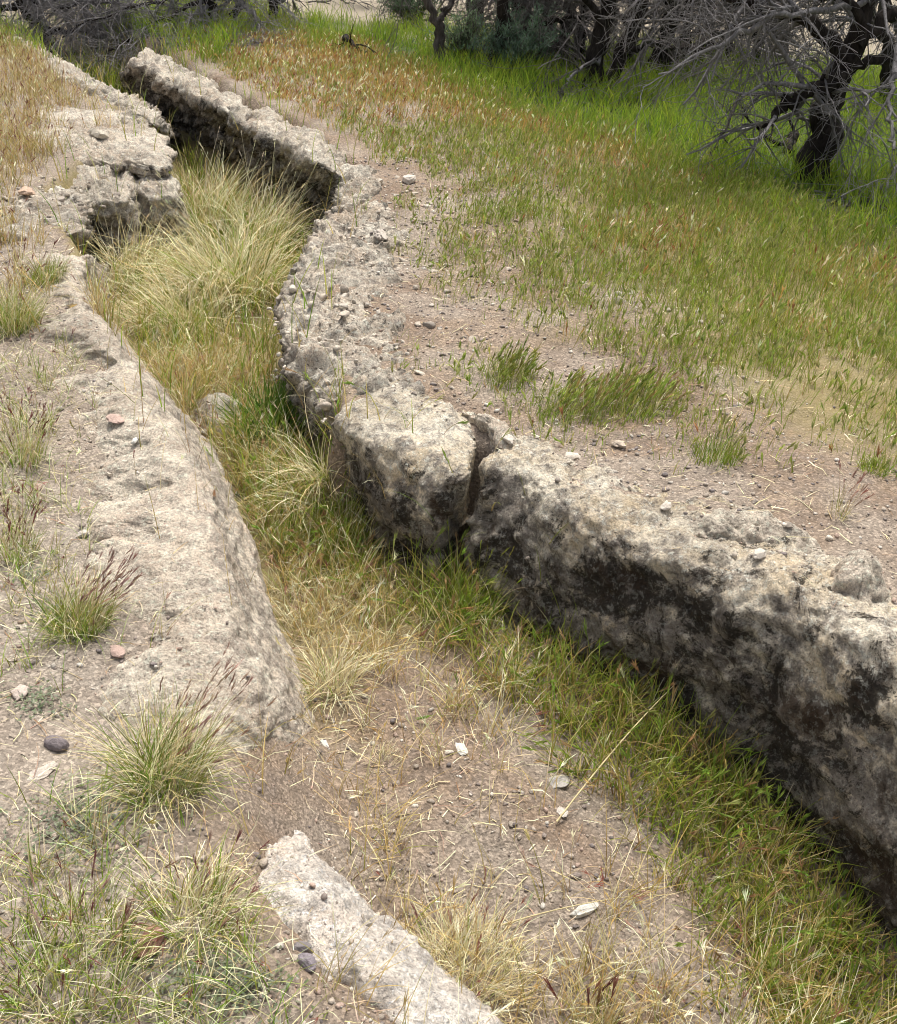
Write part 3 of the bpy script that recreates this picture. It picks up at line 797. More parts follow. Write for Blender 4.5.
# --- lush grass beneath the trees
def lush_prob(x, y): return sstep(-0.25, 0.35, lush_d(x, y) + n2(x, y, 1.5, 2, 60) * 0.25) * (dists(x, y)[1] > 0.2) * (1 - sstep(10, 11.5, y)) * (np.abs(x) < 0.46 * y + 0.6) + ((y > 8.4) & (x < -1.6) & (y < 12)) * 0.8
B = Blades()
x, y, _ = clump_pts(16000, 7, -4.5, 6.5, 3.8, 13.0, lush_prob, 0.05)
hs = 1 + 0.5 * n2(x, y, 1.2, 2, 61)
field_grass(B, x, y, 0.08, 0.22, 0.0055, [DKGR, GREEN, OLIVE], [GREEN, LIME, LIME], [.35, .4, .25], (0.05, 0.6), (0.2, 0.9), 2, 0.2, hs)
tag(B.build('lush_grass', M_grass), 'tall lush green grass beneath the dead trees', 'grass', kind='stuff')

# --- grass growing on the ditch floor
def ditch_green(x, y):
    dl, dr = dists(x, y); nn = n2(x, y, 3.5, 3, 71)
    wd = np.interp(y, [0.9, 1.4, 1.9, 2.4, 3.0, 4.5, 8], [.56, .48, .38, .36, .4, .6, .8])
    ft = np.interp(y, [1.4, 2.0, 2.4, 2.7, 3], [.17, .16, .12, .09, .03])
    return (dl < 0.0) * (dr < -ft) * sstep(1.0, 0.55, (-dr - ft + nn * 0.16) / wd) * sstep(-.6, .1, nn + .25)
B = Blades()
x, y, _ = clump_pts(11000, 7, -1.2, 1.6, 0.85, 3.3, ditch_green, 0.014)
hs = 1 + 0.5 * n2(x, y, 2.5, 2, 72)
r = field_grass(B, x, y, 0.05, 0.19, 0.0029, [OLIVE, GREEN, GOLD, BROWN], [LIME, (.20, .30, .03), STRAW, GOLD], [.34, .30, .18, .18], (0.05, 0.7), (0.1, 1.2), 4, 0.25, hs)
tip, d = r; k = rng.uniform(0, 1, len(tip)) < 0.14; nh = k.sum()
B.heads(tip[k], d[k], rng.uniform(.025, .04, nh), 11, rng.uniform(.022, .034, nh), 0.0017, cvar(nh, [(.24, .34, .06), (.32, .34, .10), (.38, .25, .12)], [.55, .27, .18]), 0.25)
x, y, _ = clump_pts(9000, 7, -4.0, 0.6, 3.0, 9.5, lambda x, y: ((dists(x, y)[0] < -.03) & (dists(x, y)[1] < -.03)) * 0.9, 0.03)
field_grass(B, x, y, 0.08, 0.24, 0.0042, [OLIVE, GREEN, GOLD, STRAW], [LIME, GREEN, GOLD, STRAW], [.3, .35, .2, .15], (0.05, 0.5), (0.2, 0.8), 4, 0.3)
tag(B.build('ditch_grass', M_grass), 'fresh green grass growing along the foot of the dark ditch wall', 'grass', kind='stuff')

def ditch_gold(x, y):
    dl, dr = dists(x, y); nn = n2(x, y, 4, 3, 81)
    p = (dl < 0.02) * (dr < -0.05) * sstep(2.2, 2.5, y + nn * .2) * sstep(0.75, 0.3, -dl) 
    q = (dr < -0.3) * (dl < 0.05) * sstep(0.05, 0.35, nn) * 0.3 + (dr < -.25) * (dl < -0.1) * sstep(1.42, 1.2, y + nn * 0.3) * 0.9 + (dr < -.15) * (dl < 0) * sstep(.1, .4, -nn) * .15
    return np.clip(p * 0.95 + q, 0, 1)
B = Blades()
x, y, _ = clump_pts(9000, 8, -1.6, 1.0, 0.85, 4.2, ditch_gold, 0.016)
r = field_grass(B, x, y, 0.05, 0.20, 0.0021, [GOLD, STRAW, BROWN, OLIVE], [GOLD, BLOND, STRAW, OLIVE], [.4, .3, .15, .15], (0.1, 0.7), (0.1, 1.3), 4, 0.2, 1 + 0.4 * n2(x, y, 2, 2, 82))
tip, d = r; k = rng.uniform(0, 1, len(tip)) < 0.16; nh = k.sum()
B.heads(tip[k], d[k], rng.uniform(.02, .045, nh), 10, rng.uniform(.018, .032, nh), 0.0009, cvar(nh, [BLOND, GOLD, PINK, (.30, .12, .09)], [.35, .4, .15, .1]), 0.38)
tag(B.build('golden_grass', M_straw), 'dry golden foxtail grass along the left half of the ditch floor', 'grass', kind='stuff')

# --- left bank: thin dry grass, reddish heads
LB = [(30, 80, .9, 1), (60, 120, .7, .9), (20, 150, .6, .9), (90, 60, .8, 1), (15, 250, .2, .9), (40, 270, .12, .7), (15, 300, .15, .8), (20, 390, .13, .8), (30, 430, .12, .7),
      (10, 500, .12, .8), (50, 470, .08, .5), (10, 540, .1, .6), (60, 560, .1, .5), (60, 980, .24, .85), (20, 930, .2, .8), (160, 990, .2, .75), (120, 900, .14, .45), (230, 960, .10, .35), (20, 860, .12, .4), (110, 800, .12, .4), (60, 520, .16, .35), (40, 600, .14, .35), (50, 420, .14, .4), (30, 680, .14, .3), (50, 360, .12, .3), (90, 560, .1, .3)]
LW = [(G(px, py)[:2], r, a) for px, py, r, a in LB]
def left_prob(x, y):
    dl, dr = dists(x, y); p = np.zeros_like(x); nn = n2(x, y, 6, 2, 95)
    for c, r, a in LW: p = np.maximum(p, a * np.exp(-((x - c[0]) ** 2 + (y - c[1]) ** 2) / r ** 2))
    return (p * sstep(-.4, .2, nn + .15) + 0.012) * (dl > 0.0)
B = Blades()
x, y, _ = clump_pts(9000, 6, -2.0, 0.2, 0.85, 3.6, left_prob, 0.012)
r = field_grass(B, x, y, 0.04, 0.14, 0.0020, [STRAW, OLIVE, GREEN, PINK], [BLOND, OLIVE, GREEN, BROWN], [.34, .22, .30, .14], (0.1, 0.9), (0.1, 1.2), 4, 0.2)
tip, d = r; k = rng.uniform(0, 1, len(tip)) < 0.05; nh = k.sum()
B.heads(tip[k], d[k], rng.uniform(.015, .03, nh), 10, rng.uniform(.015, .026, nh), 0.0009, cvar(nh, [(.20, .07, .06), (.28, .14, .10), BLOND, OLIVE], [.4, .25, .2, .15]), 0.3)
x, y, _ = clump_pts(14000, 7, -6.0, -0.8, 3.6, 9.5, lambda x, y: np.maximum(left_prob(x, y), 0.75 * sstep(4.2, 5.2, y)) * (dists(x, y)[0] > 0.1), 0.03)
r = field_grass(B, x, y, 0.06, 0.16, 0.0034, [STRAW, GOLD, OLIVE, BROWN], [STRAW, GOLD, OLIVE, RUST], [.35, .3, .2, .15], (0.1, 0.6), (0.1, 0.7), 3, 0.3)
tip, d = r; k = rng.uniform(0, 1, len(tip)) < 0.10; nh = k.sum()
B.heads(tip[k], d[k], rng.uniform(.02, .04, nh), 6, rng.uniform(.02, .03, nh), 0.0018, cvar(nh, [(.22, .08, .06), PINK, BLOND], None), 0.3)
tag(B.build('bank_grass', M_straw), 'thin dry grass with reddish heads on the left bank', 'grass', kind='stuff')

# --- dead stalks lying about
def litter_prob(x, y):
    dl, dr = dists(x, y); inc = (dl < 0) & (dr < 0)
    return np.where(dl >= 0, 0.55, 0) + np.where(inc, 0.55, 0) + np.where(dr > 0, 0.35, 0) * (dr > 0.1)
B = Blades()
x, y = mask_pts(24000, -2.0, 3.0, 0.85, 5.5, litter_prob, 1.7)
_s = np.maximum(np.abs(rockh(x + .02, y) - rockh(x - .02, y)), np.abs(rockh(x, y + .02) - rockh(x, y - .02)))
_k = ~on_rock(x, y) | ((rng.uniform(0, 1, len(x)) < .2) & (_s < .018)); x, y = x[_k], y[_k]; n = len(x)
L = rng.uniform(0.015, 0.09, n)
base = np.stack([x, y, surf(x, y) + rng.uniform(0.001, 0.008, n)], -1)
B.ribbons(base, rng.uniform(0, 6.28, n), rng.uniform(1.35, 1.6, n), rng.uniform(1.45, 1.7, n), L, rng.uniform(.0008, .0022, n) * (1 + .15 * y),
          cvar(n, [STRAW, BLOND, BROWN, PINK], [.4, .25, .2, .15]), cvar(n, [STRAW, BLOND, BROWN], None), 3, wander=0.22)
tag(B.build('straw_litter', M_straw), 'broken straw and dead stalks strewn over the soil', 'straw', kind='stuff')

# --- grey-green creeping weeds on the left bank
B = Blades()
WB = [(G(px, py)[:2], r) for px, py, r in [(85, 830, .11), (40, 705, .06), (200, 980, .08), (60, 620, .05), (250, 1000, .07), (30, 580, .05)]]
for c, r in WB:
    n = int(520 * (r / .1) ** 2)
    x, y = c[0] + rng.normal(0, r * .55, n), c[1] + rng.normal(0, r * .5, n)
    base = np.stack([x, y, ground(x, y) + rng.uniform(0.002, 0.015, n)], -1)
    B.ribbons(base, rng.uniform(0, 6.28, n), rng.uniform(.8, 1.5, n), rng.uniform(1.2, 1.8, n), rng.uniform(.005, .011, n), rng.uniform(.004, .007, n),
              cvar(n, [(.22, .25, .17), (.27, .28, .20), (.16, .20, .10)]), cvar(n, [(.28, .31, .22), (.20, .24, .14)]), 2)
tag(B.build('creeping_weed', M_grass), 'grey-green mats of tiny-leaved creeping weed on the left bank', 'weed', kind='stuff')

# ------------------------------------------------------------------ grass tufts one can point at
def tuft(px, py, label, r=0.08, green=300, dry=200, heads=20, h=(0.12, 0.25), lean=0.5, curl=0.9, gcols=(GREEN, LIME, OLIVE), dcols=(BLOND, STRAW, GOLD),
         hcols=((.22, .09, .08), PINK), w=0.0022, hl=(.02, .035), wind=WIND, windp=0.3, name='grass_tuft', group=None, hstalk=1.25, hwind=None, bl=(.014, .024), at=None, bw=.0008, nb=14):
    c = G(px, py) if at is None else np.asarray(at, float)
    root = empty(name, c, label, 'grass', group)
    def pts(n, rr):
        a, q = rng.uniform(0, 6.283, n), np.sqrt(rng.uniform(0, 1, n)) * rr
        x, y = c[0] + np.cos(a) * q, c[1] + np.sin(a) * q
        z = np.minimum(ground(x, y), c[2] + 0.02) - 0.01
        hd = np.where(rng.uniform(0, 1, n) < windp, wind + rng.normal(0, .5, n), a + rng.normal(0, .5, n))
        return np.stack([x, y, z], -1), hd, q / rr
    if green:
        B = Blades(); b, hd, e = pts(green, r); n = green
        th0 = e * lean * 0.7 + rng.uniform(0, .15, n); th1 = th0 + rng.uniform(.1, 1, n) * curl
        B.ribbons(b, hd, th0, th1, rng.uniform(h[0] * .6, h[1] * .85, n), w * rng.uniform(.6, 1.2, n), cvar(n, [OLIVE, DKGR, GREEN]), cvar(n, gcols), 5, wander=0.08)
        B.build('green_blades', M_grass, root, c)['kind'] = 'stuff'
    if dry:
        B = Blades(); b, hd, e = pts(dry, r * .9); n = dry
        th0 = e * lean * 0.8 + rng.uniform(0, .2, n); th1 = th0 + rng.uniform(.2, 1.4, n) * curl
        B.ribbons(b, hd, th0, th1, rng.uniform(h[0], h[1], n), w * .75 * rng.uniform(.6, 1.2, n), cvar(n, [STRAW, STRAW, BLOND]), cvar(n, dcols), 7, wander=0.24)
        B.build('dry_blades', M_straw, root, c)['kind'] = 'stuff'
    if heads:
        B = Blades(); b, hd, e = pts(heads, r * .8); n = heads
        if hwind is not None: hd = hwind + rng.normal(0, .35, n)
        th0 = rng.uniform(.1, .45, n) + (0.25 if hwind is not None else 0); th1 = th0 + rng.uniform(.1, .5, n)
        cc = cvar(n, hcols)
        tip, d = B.ribbons(b, hd, th0, th1, rng.uniform(h[0], h[1], n) * hstalk, w * .6 * np.ones(n), cvar(n, [STRAW, OLIVE]), cc, 6)
        B.heads(tip, d, rng.uniform(*hl, n), nb, rng.uniform(*bl, n), bw, cc, 0.22)
        B.build('seed_heads', M_straw, root, c)['kind'] = 'stuff'
    return root
tuft(165, 790, 'dense green bunchgrass with blond curling stalks at the foot of the left rim', .07, 340, 360, 40, (.10, .25), .6, 1.2, hcols=(PINK, (.30, .17, .12)), hwind=0.5, gcols=(GREEN, OLIVE, (.2, .24, .06)))
tuft(80, 632, 'upper left bunchgrass with purplish-brown stalks leaning over the pale rim', .065, 330, 190, 60, (.09, .18), .6, .8, hcols=((.27, .15, .12), (.34, .2, .16)), hwind=0.45)
tuft(195, 925, 'wiry tuft of curled straw-coloured grass beside the whitish foreground strip', .065, 130, 200, 12, (.08, .19), .7, 1.5)
tuft(60, 985, 'green tuft with reddish seed heads in the lower left corner', .13, 340, 130, 36, (.06, .13), .6, .9)
tuft(12, 330, 'green and straw-coloured tuft at the left edge beside the upper rim', .09, 400, 320, 10, (.12, .25), .6, .8)
tuft(48, 285, 'small green tuft on the upper left rim', .07, 350, 90, 6, (.08, .15), .5, .6, windp=.5)
tuft(22, 460, 'sparse tuft with dark red heads at the left edge halfway up', .07, 130, 140, 26, (.09, .17), .5, .5, hcols=((.20, .06, .06), (.16, .05, .04)))
tuft(10, 555, 'thin tuft with maroon heads at the left edge below the halfway one', .06, 90, 120, 24, (.07, .14), .6, .5, hcols=((.22, .07, .07), (.18, .06, .05)))
tuft(185, 335, 'front part of the large straw-coloured grass clump filling the ditch', .16, 90, 560, 30, (.22, .44), .8, 1.5, w=.0050, hcols=(BLOND, STRAW), hwind=3.3, wind=3.2)
tuft(232, 300, 'large pale straw-coloured grass clump filling the middle of the ditch', .22, 200, 800, 60, (.28, .58), .8, 1.5, w=.0056, hcols=(BLOND, STRAW), wind=3.6)
tuft(132, 285, 'straw-coloured clump leaning on the left rim below the cracked slab', .16, 60, 420, 20, (.24, .46), .8, 1.3, w=.0052, hcols=(BLOND, STRAW))
tuft(262, 250, 'pale clump behind the large one under the curved ledge', .18, 100, 360, 30, (.26, .52), .75, 1.3, w=.0058, hcols=(BLOND, STRAW))
tuft(205, 232, 'upright pale straw-coloured grass filling the ditch right of the grey block', .2, 160, 420, 20, (.25, .48), .5, .9, w=.006, hcols=(BLOND, STRAW))
tuft(322, 500, 'drooping dry tuft hanging beside the rounded boulder', .08, 120, 260, 8, (.18, .38), .7, 1.7, w=.0036, hcols=(BLOND,), wind=3.8, windp=.5)
tuft(275, 440, 'dark green leafy tuft under the crumbling ledge', .10, 700, 40, 0, (.16, .30), .6, .8, w=.008, gcols=(DKGR, (.05, .12, .012)), dcols=(OLIVE,))
tuft(345, 545, 'fresh green tuft at the foot of the rounded boulder', .08, 500, 120, 16, (.12, .24), .4, .6, hcols=(OLIVE, LIME))
tuft(470, 612, 'bright green tuft below the black crack', .09, 600, 90, 24, (.12, .22), .5, .7, hcols=(LIME, OLIVE))
tuft(335, 690, 'golden dry tuft at the foot of the left rim beside bare soil', .07, 40, 260, 30, (.08, .2), .9, 1.4, hcols=(GOLD, BLOND))
tuft(385, 768, 'tiny straw-coloured tuft on the bare soil of the ditch floor', .025, 0, 110, 0, (.03, .07), .9, .6, w=.0014)
tuft(465, 985, 'golden dry tuft at the bottom edge right of the whitish strip', .12, 60, 800, 50, (.06, .16), .8, .9, hcols=(GOLD, BLOND, (.3, .12, .1)))
tuft(590, 1045, 'foxtail with dark red bristly heads at the bottom edge', .05, 40, 120, 10, (.07, .13), .35, .5, hcols=((.16, .05, .05), (.24, .09, .07), (.36, .2, .12)), hl=(.025, .04), bl=(.022, .034), w=.0026, bw=.0010, nb=30)
tuft(505, 380, 'upright green tuft on the bare soil above the narrow stone sliver', .09, 240, 60, 70, (.06, .13), .3, .4, hcols=((.25, .31, .07), OLIVE), windp=.6, hwind=.5, bw=.0016, bl=(.02, .03), hl=(.03, .045), hstalk=1.0)
tuft(570, 412, 'left half of the wind-bent foxtail patch behind the dark wall', .12, 260, 80, 110, (.07, .13), .4, .5, hcols=((.34, .38, .08), (.38, .28, .11), (.28, .36, .06)), windp=.8, hwind=.5, bw=.0017, bl=(.02, .03), hl=(.03, .045), hstalk=1.0)
tuft(628, 410, 'right half of the wind-bent foxtail patch behind the dark wall', .12, 260, 80, 110, (.07, .13), .4, .5, hcols=((.34, .38, .08), (.38, .28, .11), (.28, .36, .06)), windp=.8, hwind=.5, bw=.0017, bl=(.02, .03), hl=(.03, .045), hstalk=1.0)
tuft(715, 462, 'isolated green tuft above the pale flat slab', .07, 240, 40, 16, (.06, .12), .4, .5, hcols=((.2, .24, .07),), windp=.6)
tuft(875, 472, 'small round green tuft on bare soil near the right edge', .04, 220, 10, 0, (.04, .08), .7, .5)
tuft(838, 520, 'reddish dry stalks behind the pale flat slab', .025, 10, 30, 14, (.06, .12), .3, .3, hcols=((.36, .16, .12), PINK))
tuft(205, 80, 'long grass standing in the far end of the ditch', .25, 320, 120, 0, (.25, .5), .5, .6, w=.006, at=G(100, 92))

# long single stalks crossing the ditch
def stalk(p0, p1, sag, label, r=0.0016, tint=STRAW):
    p0, p1 = np.asarray(p0), np.asarray(p1); t = np.linspace(0, 1, 9)[:, None]
    path = p0 * (1 - t) + p1 * t; path[:, 2] += (4 * t * (1 - t))[:, 0] * sag
    v, f = tubes(path[None], (r * (1.1 - .7 * t[:, 0]))[None], 5)
    o = mesh_obj('dry_stalk', v, f, M_straw, col=np.tile(tint, (len(v), 1)) * 1.0)
    return tag(o, label, 'grass stalk')
def tubes(Pt, R, sides):
    """Pt (N,k,3), R (N,k) -> one mesh of N tapered tubes"""
    N, k, _ = Pt.shape
    T = np.gradient(Pt, axis=1); T /= np.maximum(np.linalg.norm(T, axis=2, keepdims=True), 1e-9)
    ref = np.where(np.abs(T[:, :1, 2:3]) > 0.8, np.array([1.0, 0, 0]), np.array([0, 0, 1.0])) + np.zeros_like(T)
    U = np.cross(T, ref); U /= np.maximum(np.linalg.norm(U, axis=2, keepdims=True), 1e-9); Vv = np.cross(T, U)
    a = np.arange(sides) * 2 * math.pi / sides
    ring = U[:, :, None] * np.cos(a)[:, None] + Vv[:, :, None] * np.sin(a)[:, None]
    V = Pt[:, :, None] + ring * R[:, :, None, None]
    i = np.arange(k - 1)[:, None] * sides + np.arange(sides)[None]
    j = np.arange(k - 1)[:, None] * sides + (np.arange(sides)[None] + 1) % sides
    q = np.stack([i, j, j + sides, i + sides], -1).reshape(-1, 4)
    return V.reshape(-1, 3), (q[None] + (np.arange(N) * k * sides)[:, None, None]).reshape(-1, 4)
def up(p, h): p = p.copy(); p[2] += h; return p
stalk(up(G(556, 830), .01), up(G(670, 715), .10), .02, 'long straight straw stalk leaning across the green grass at the wall foot', .0022)
stalk(up(G(305, 720), .05), up(G(440, 662), .06), .06, 'long bowed straw stalk reaching out from the left rim over the ditch floor', .0018)
stalk(up(G(500, 935), .01), up(G(650, 905), .02), .015, 'straw stalk lying beside the upright white chip', .0018)

# ------------------------------------------------------------------ dead trees and brush
def wander_path(start, d, length, k, droop, jit):
    """batch of wandering paths; start (N,3), d (N,3) unit, length (N,)"""
    N = len(start); pts = [start]; cur = d.copy(); st = (length / (k - 1))[:, None]
    for _ in range(k - 1):
        cur = cur + rng.normal(0, jit, (N, 3)); cur[:, 2] -= droop
        cur /= np.linalg.norm(cur, axis=1, keepdims=True); pts.append(pts[-1] + cur * st)
    return np.stack(pts, 1)
def spawn(Pt, R, per, lrange, k, droop, jit, spread=0.9, rf=0.6, tmin=0.2, down=0.0):
    N, kk, _ = Pt.shape; i = np.repeat(np.arange(N), per); n = len(i)
    u = rng.uniform(tmin, 0.98, n) * (kk - 1); a = u.astype(int); f = (u - a)[:, None]
    s = Pt[i, a] * (1 - f) + Pt[i, a + 1] * f
    tg = Pt[i, a + 1] - Pt[i, a]; tg /= np.maximum(np.linalg.norm(tg, axis=1, keepdims=True), 1e-9)
    d = tg + rng.normal(0, spread, (n, 3)); d[:, 2] -= down; d /= np.linalg.norm(d, axis=1, keepdims=True)
    r0 = (R[i, a] * (1 - f[:, 0]) + R[i, a + 1] * f[:, 0]) * rf
    L = rng.uniform(*lrange, n)
    Q = wander_path(s, d, L, k, droop, jit)
    return Q, r0[:, None] * np.linspace(1, 0.35, k)[None]
def smooth_path(pts, n=14, jit=0.012):
    p = catmull(np.array(pts), n); p[1:-1] += rng.normal(0, jit, (n - 2, 3)); return p
def trunk_mesh(name, path, radii, mat, parent, origin, sides=12, lump=0.18):
    path = np.asarray(path); r = np.interp(np.linspace(0, 1, len(path)), np.linspace(0, 1, len(radii)), radii)
    v, f = tubes(path[None], r[None], sides)
    c = np.repeat(path, sides, 0); dv = v - c
    v = c + dv * (1 + lump * 1.6 * fbm(v, 6, 3, 15))[:, None]
    return mesh_obj(name, v - origin, f, mat, parent)
def tree(name, label, base_px, trunks, limbs, cat='tree', n_branch=7, n_twig=8, n_fine=4, droop=0.12, blen=(.4, .9), tlen=(.2, .5), flen=(.08, .22),
         twig_r=0.006, bark=M_bark, group=None, depth=0.35, down=0.0, extra_up=True, Yoff=0.0, twigmat=None):
    """trunks/limbs: (photo points, radii); the first point of a trunk is its foot."""
    g = G(*base_px); Y = g[1] + Yoff
    root = empty(name, g, label, cat, group)
    paths = []
    for pts, rad in trunks:
        w = [PY(px, py, Y) for px, py in pts]; w[0] = np.array([w[0][0], Y, g1(w[0][0], Y) - 0.08])
        yo = np.cumsum(rng.normal(0, depth * .12, len(w))); yo -= yo[0]
        w = [q + np.array([0, o_, 0]) for q, o_ in zip(w, yo)]
        p = smooth_path(w, 20, 0.012); trunk_mesh('trunk', p, rad, bark, root, g)
        paths.append((p, np.interp(np.linspace(0, 1, 20), np.linspace(0, 1, len(rad)), rad)))
    for pts, rad, dy in limbs:
        w = [PY(px, py, Y) for px, py in pts]
        w = [q + np.array([0, dy * t, 0]) for q, t in zip(w, np.linspace(0, 1, len(w)))]
        p = smooth_path(w, 20, 0.012); trunk_mesh('branch', p, rad, bark if rad[0] > .02 else M_twig, root, g, 8)
        paths.append((p, np.interp(np.linspace(0, 1, 20), np.linspace(0, 1, len(rad)), rad)))
    nt = len(trunks)
    paths = [(catmull(p[9:], 20), np.interp(np.linspace(9, 19, 20), np.arange(20), r)) if q < nt else (p, r) for q, (p, r) in enumerate(paths)]
    Pt = np.stack([p for p, _ in paths]); R = np.minimum(np.stack([r for _, r in paths]), 0.03)
    A, RA = spawn(Pt, R, n_branch, blen, 8, droop * .5, .16, .75, .55, .25, down); RA = np.clip(RA, .003, .014)
    Bq, RB = spawn(A, RA, n_twig, tlen, 6, droop, .20, .8, .6, .1, down); RB = np.clip(RB, .0018, twig_r)
    Cq, RC = spawn(Bq, RB, n_fine, flen, 4, droop * .6, .22, .8, .6, .1, down * .5); RC = np.clip(RC, .0012, .003)
    vs, fs, off = [], [], 0
    for q, r, s in ((A, RA, 5), (Bq, RB, 3), (Cq, RC, 3)):
        v, f = tubes(q, r, s); vs.append(v); fs.append(f + off); off += len(v)
    v = np.concatenate(vs)
    gz = ground(v[:, 0], v[:, 1], False); v[:, 2] = np.maximum(v[:, 2], gz + 0.01 + 0.02 * rng.uniform(0, 1, len(v)))
    o = mesh_obj('twigs', v - g, np.concatenate(fs), twigmat or M_twig, root); o['kind'] = 'stuff'
    return root
tree('dead_tree', 'leaning dead tree with thick black trunk and drooping grey branches at the upper right', (812, 178),
     [([(812, 180), (822, 145), (832, 108), (846, 72), (862, 28), (872, -50), (880, -160)], [.102, .086, .078, .07, .055, .042, .022])],
     [([(846, 76), (812, 84), (776, 100), (748, 116)], [.05, .04, .03, .014], -.25),
      ([(850, 60), (806, 22), (752, 6), (690, -14)], [.045, .034, .026, .012], -.1),
      ([(856, 45), (905, 12), (965, -14), (1020, -10)], [.045, .036, .025, .012], .2),
      ([(868, 0), (800, 6), (742, 16), (690, 36), (640, 50)], [.018, .015, .012, .009, .005], -.6),
      ([(905, 28), (882, 58), (864, 92), (856, 120)], [.018, .014, .010, .006], -.6),
      ([(960, 120), (905, 146), (868, 150), (846, 164)], [.014, .011, .008, .004], -.6),
      ([(862, 20), (790, -40), (720, -60), (650, -40)], [.03, .024, .016, .008], -.3),
      ([(834, 104), (826, 92), (822, 76), (824, 66)], [.03, .022, .014, .006], -.1),
      ([(846, 70), (900, 60), (930, 80), (940, 130)], [.03, .022, .014, .006], .1)],
     n_branch=9, n_twig=7, n_fine=3, droop=.09, blen=(.3, .7), tlen=(.15, .38), twig_r=.006, down=.06)
def small_tree(label, base, trunks, limbs, **kw):
    kw.setdefault('twigmat', M_dtwig); kw['n_twig'] = 6; kw['blen'] = (.3, .8); kw['n_branch'] = int(kw['n_branch'] * .95); kw['down'] = .05
    return tree('dead_tree', label, base, trunks, limbs, **kw)
small_tree('twin-stemmed dead tree in the middle of the dark thicket', (592, 90),
     [([(590, 92), (598, 58), (606, 20), (612, -40), (615, -120)], [.085, .065, .06, .05, .03]), ([(600, 90), (622, 55), (640, 10), (652, -40), (660, -110)], [.06, .05, .045, .04, .02])],
     [([(606, 25), (580, -10), (560, -50)], [.03, .02, .01], -.3), ([(622, 52), (650, 40), (690, 44)], [.025, .018, .008], -.3), ([(600, 55), (570, 70), (552, 84)], [.016, .010, .005], -.4)],
     n_branch=12, n_twig=7, n_fine=3, down=.15)
small_tree('dark slim dead tree right of the twin-stemmed one', (648, 78),
     [([(646, 80), (662, 45), (672, 5), (690, -60), (700, -130)], [.06, .05, .045, .035, .02]), ([(655, 78), (668, 40), (690, -5), (720, -60)], [.045, .04, .03, .02])],
     [([(664, 44), (700, 30), (740, 30)], [.025, .015, .008], -.2), ([(672, 10), (640, -30), (620, -60)], [.025, .015, .008], .2)], n_branch=11, n_twig=7, n_fine=3, down=.12)
small_tree('crooked dead tree leaning right at the left part of the thicket', (487, 70),
     [([(486, 72), (496, 50), (504, 30), (502, 5), (498, -50), (500, -110)], [.06, .055, .05, .045, .035, .02])],
     [([(503, 38), (525, 28), (550, 18), (580, 16)], [.045, .035, .028, .012], -.1), ([(500, 0), (530, -30), (560, -50)], [.03, .02, .01], -.2)], n_branch=11, n_twig=7, n_fine=3, down=.15)
small_tree('forked young dead tree standing alone in the tall grass', (440, 64),
     [([(440, 66), (440, 40), (437, 20), (425, -5), (410, -50), (400, -100)], [.045, .038, .036, .03, .022, .01])],
     [([(437, 22), (452, 2), (470, -30)], [.026, .022, .012], .1), ([(428, 0), (418, -8), (400, -30)], [.018, .012, .006], .1)], n_branch=5, n_twig=5, n_fine=2, bark=M_bark2)
small_tree('dark dead tree behind the crooked one', (476, 28),
     [([(478, 30), (474, 5), (468, -40), (470, -90)], [.09, .08, .07, .04])], [([(474, 5), (500, -20), (530, -40)], [.04, .03, .015], .2), ([(470, -20), (440, -30), (420, -60)], [.03, .02, .01], .2)], n_branch=11, n_twig=7, n_fine=3, down=.12)
small_tree('thin dark stem beside the dead brush at the upper left', (272, 22),
     [([(271, 24), (275, 8), (280, -20), (285, -60)], [.05, .04, .035, .02])], [([(275, 5), (300, -15), (320, -30)], [.02, .014, .006], 0)], n_branch=6, n_twig=5, n_fine=2)
small_tree('dense grey dead tree between the crooked and the twin-stemmed ones', (545, 62),
     [([(545, 64), (550, 30), (545, -10), (555, -70)], [.06, .05, .045, .03]), ([(552, 64), (566, 30), (572, -10), (560, -70)], [.05, .042, .035, .02])],
     [([(550, 30), (530, 10), (515, -10)], [.025, .018, .008], -.2), ([(566, 34), (585, 10), (590, -20)], [.025, .018, .008], -.2)], n_branch=14, n_twig=8, n_fine=3, down=.2, bark=M_bark2)
small_tree('dead tree with a thin black stem left of the leaning tree', (735, 66),
     [([(730, 70), (728, 40), (732, 5), (740, -50)], [.05, .042, .038, .02])],
     [([(729, 40), (700, 50), (672, 66)], [.03, .022, .010], -.2), ([(730, 30), (760, 20), (790, 40)], [.03, .02, .01], .2)], n_branch=11, n_twig=7, n_fine=3, down=.15)
small_tree('dead tree half hidden behind the leaning tree', (880, 108),
     [([(884, 110), (888, 70), (880, 20), (890, -50)], [.06, .05, .045, .03])],
     [([(888, 70), (920, 40), (950, 30)], [.03, .02, .01], .2), ([(884, 40), (850, 10), (820, 0)], [.03, .02, .01], .3)], n_branch=12, n_twig=7, n_fine=3, down=.2)
small_tree('grey dead tree at the back of the thicket above the leaning tree', (780, 62),
     [([(780, 64), (785, 30), (778, -10), (790, -60)], [.06, .05, .045, .03])],
     [([(783, 25), (760, 5), (740, -20)], [.03, .02, .01], .1), ([(783, 30), (810, 15), (840, -10)], [.03, .02, .01], .1)], n_branch=14, n_twig=8, n_fine=3, down=.15, bark=M_bark2)
small_tree('black-stemmed dead tree at the back of the thicket near its left end', (400, 8),
     [([(400, 10), (398, -20), (405, -60)], [.07, .06, .04])], [([(398, -20), (380, -40), (360, -50)], [.03, .02, .01], 0), ([(399, -10), (430, -30), (450, -40)], [.03, .02, .01], 0)], n_branch=10, n_twig=7, n_fine=3)
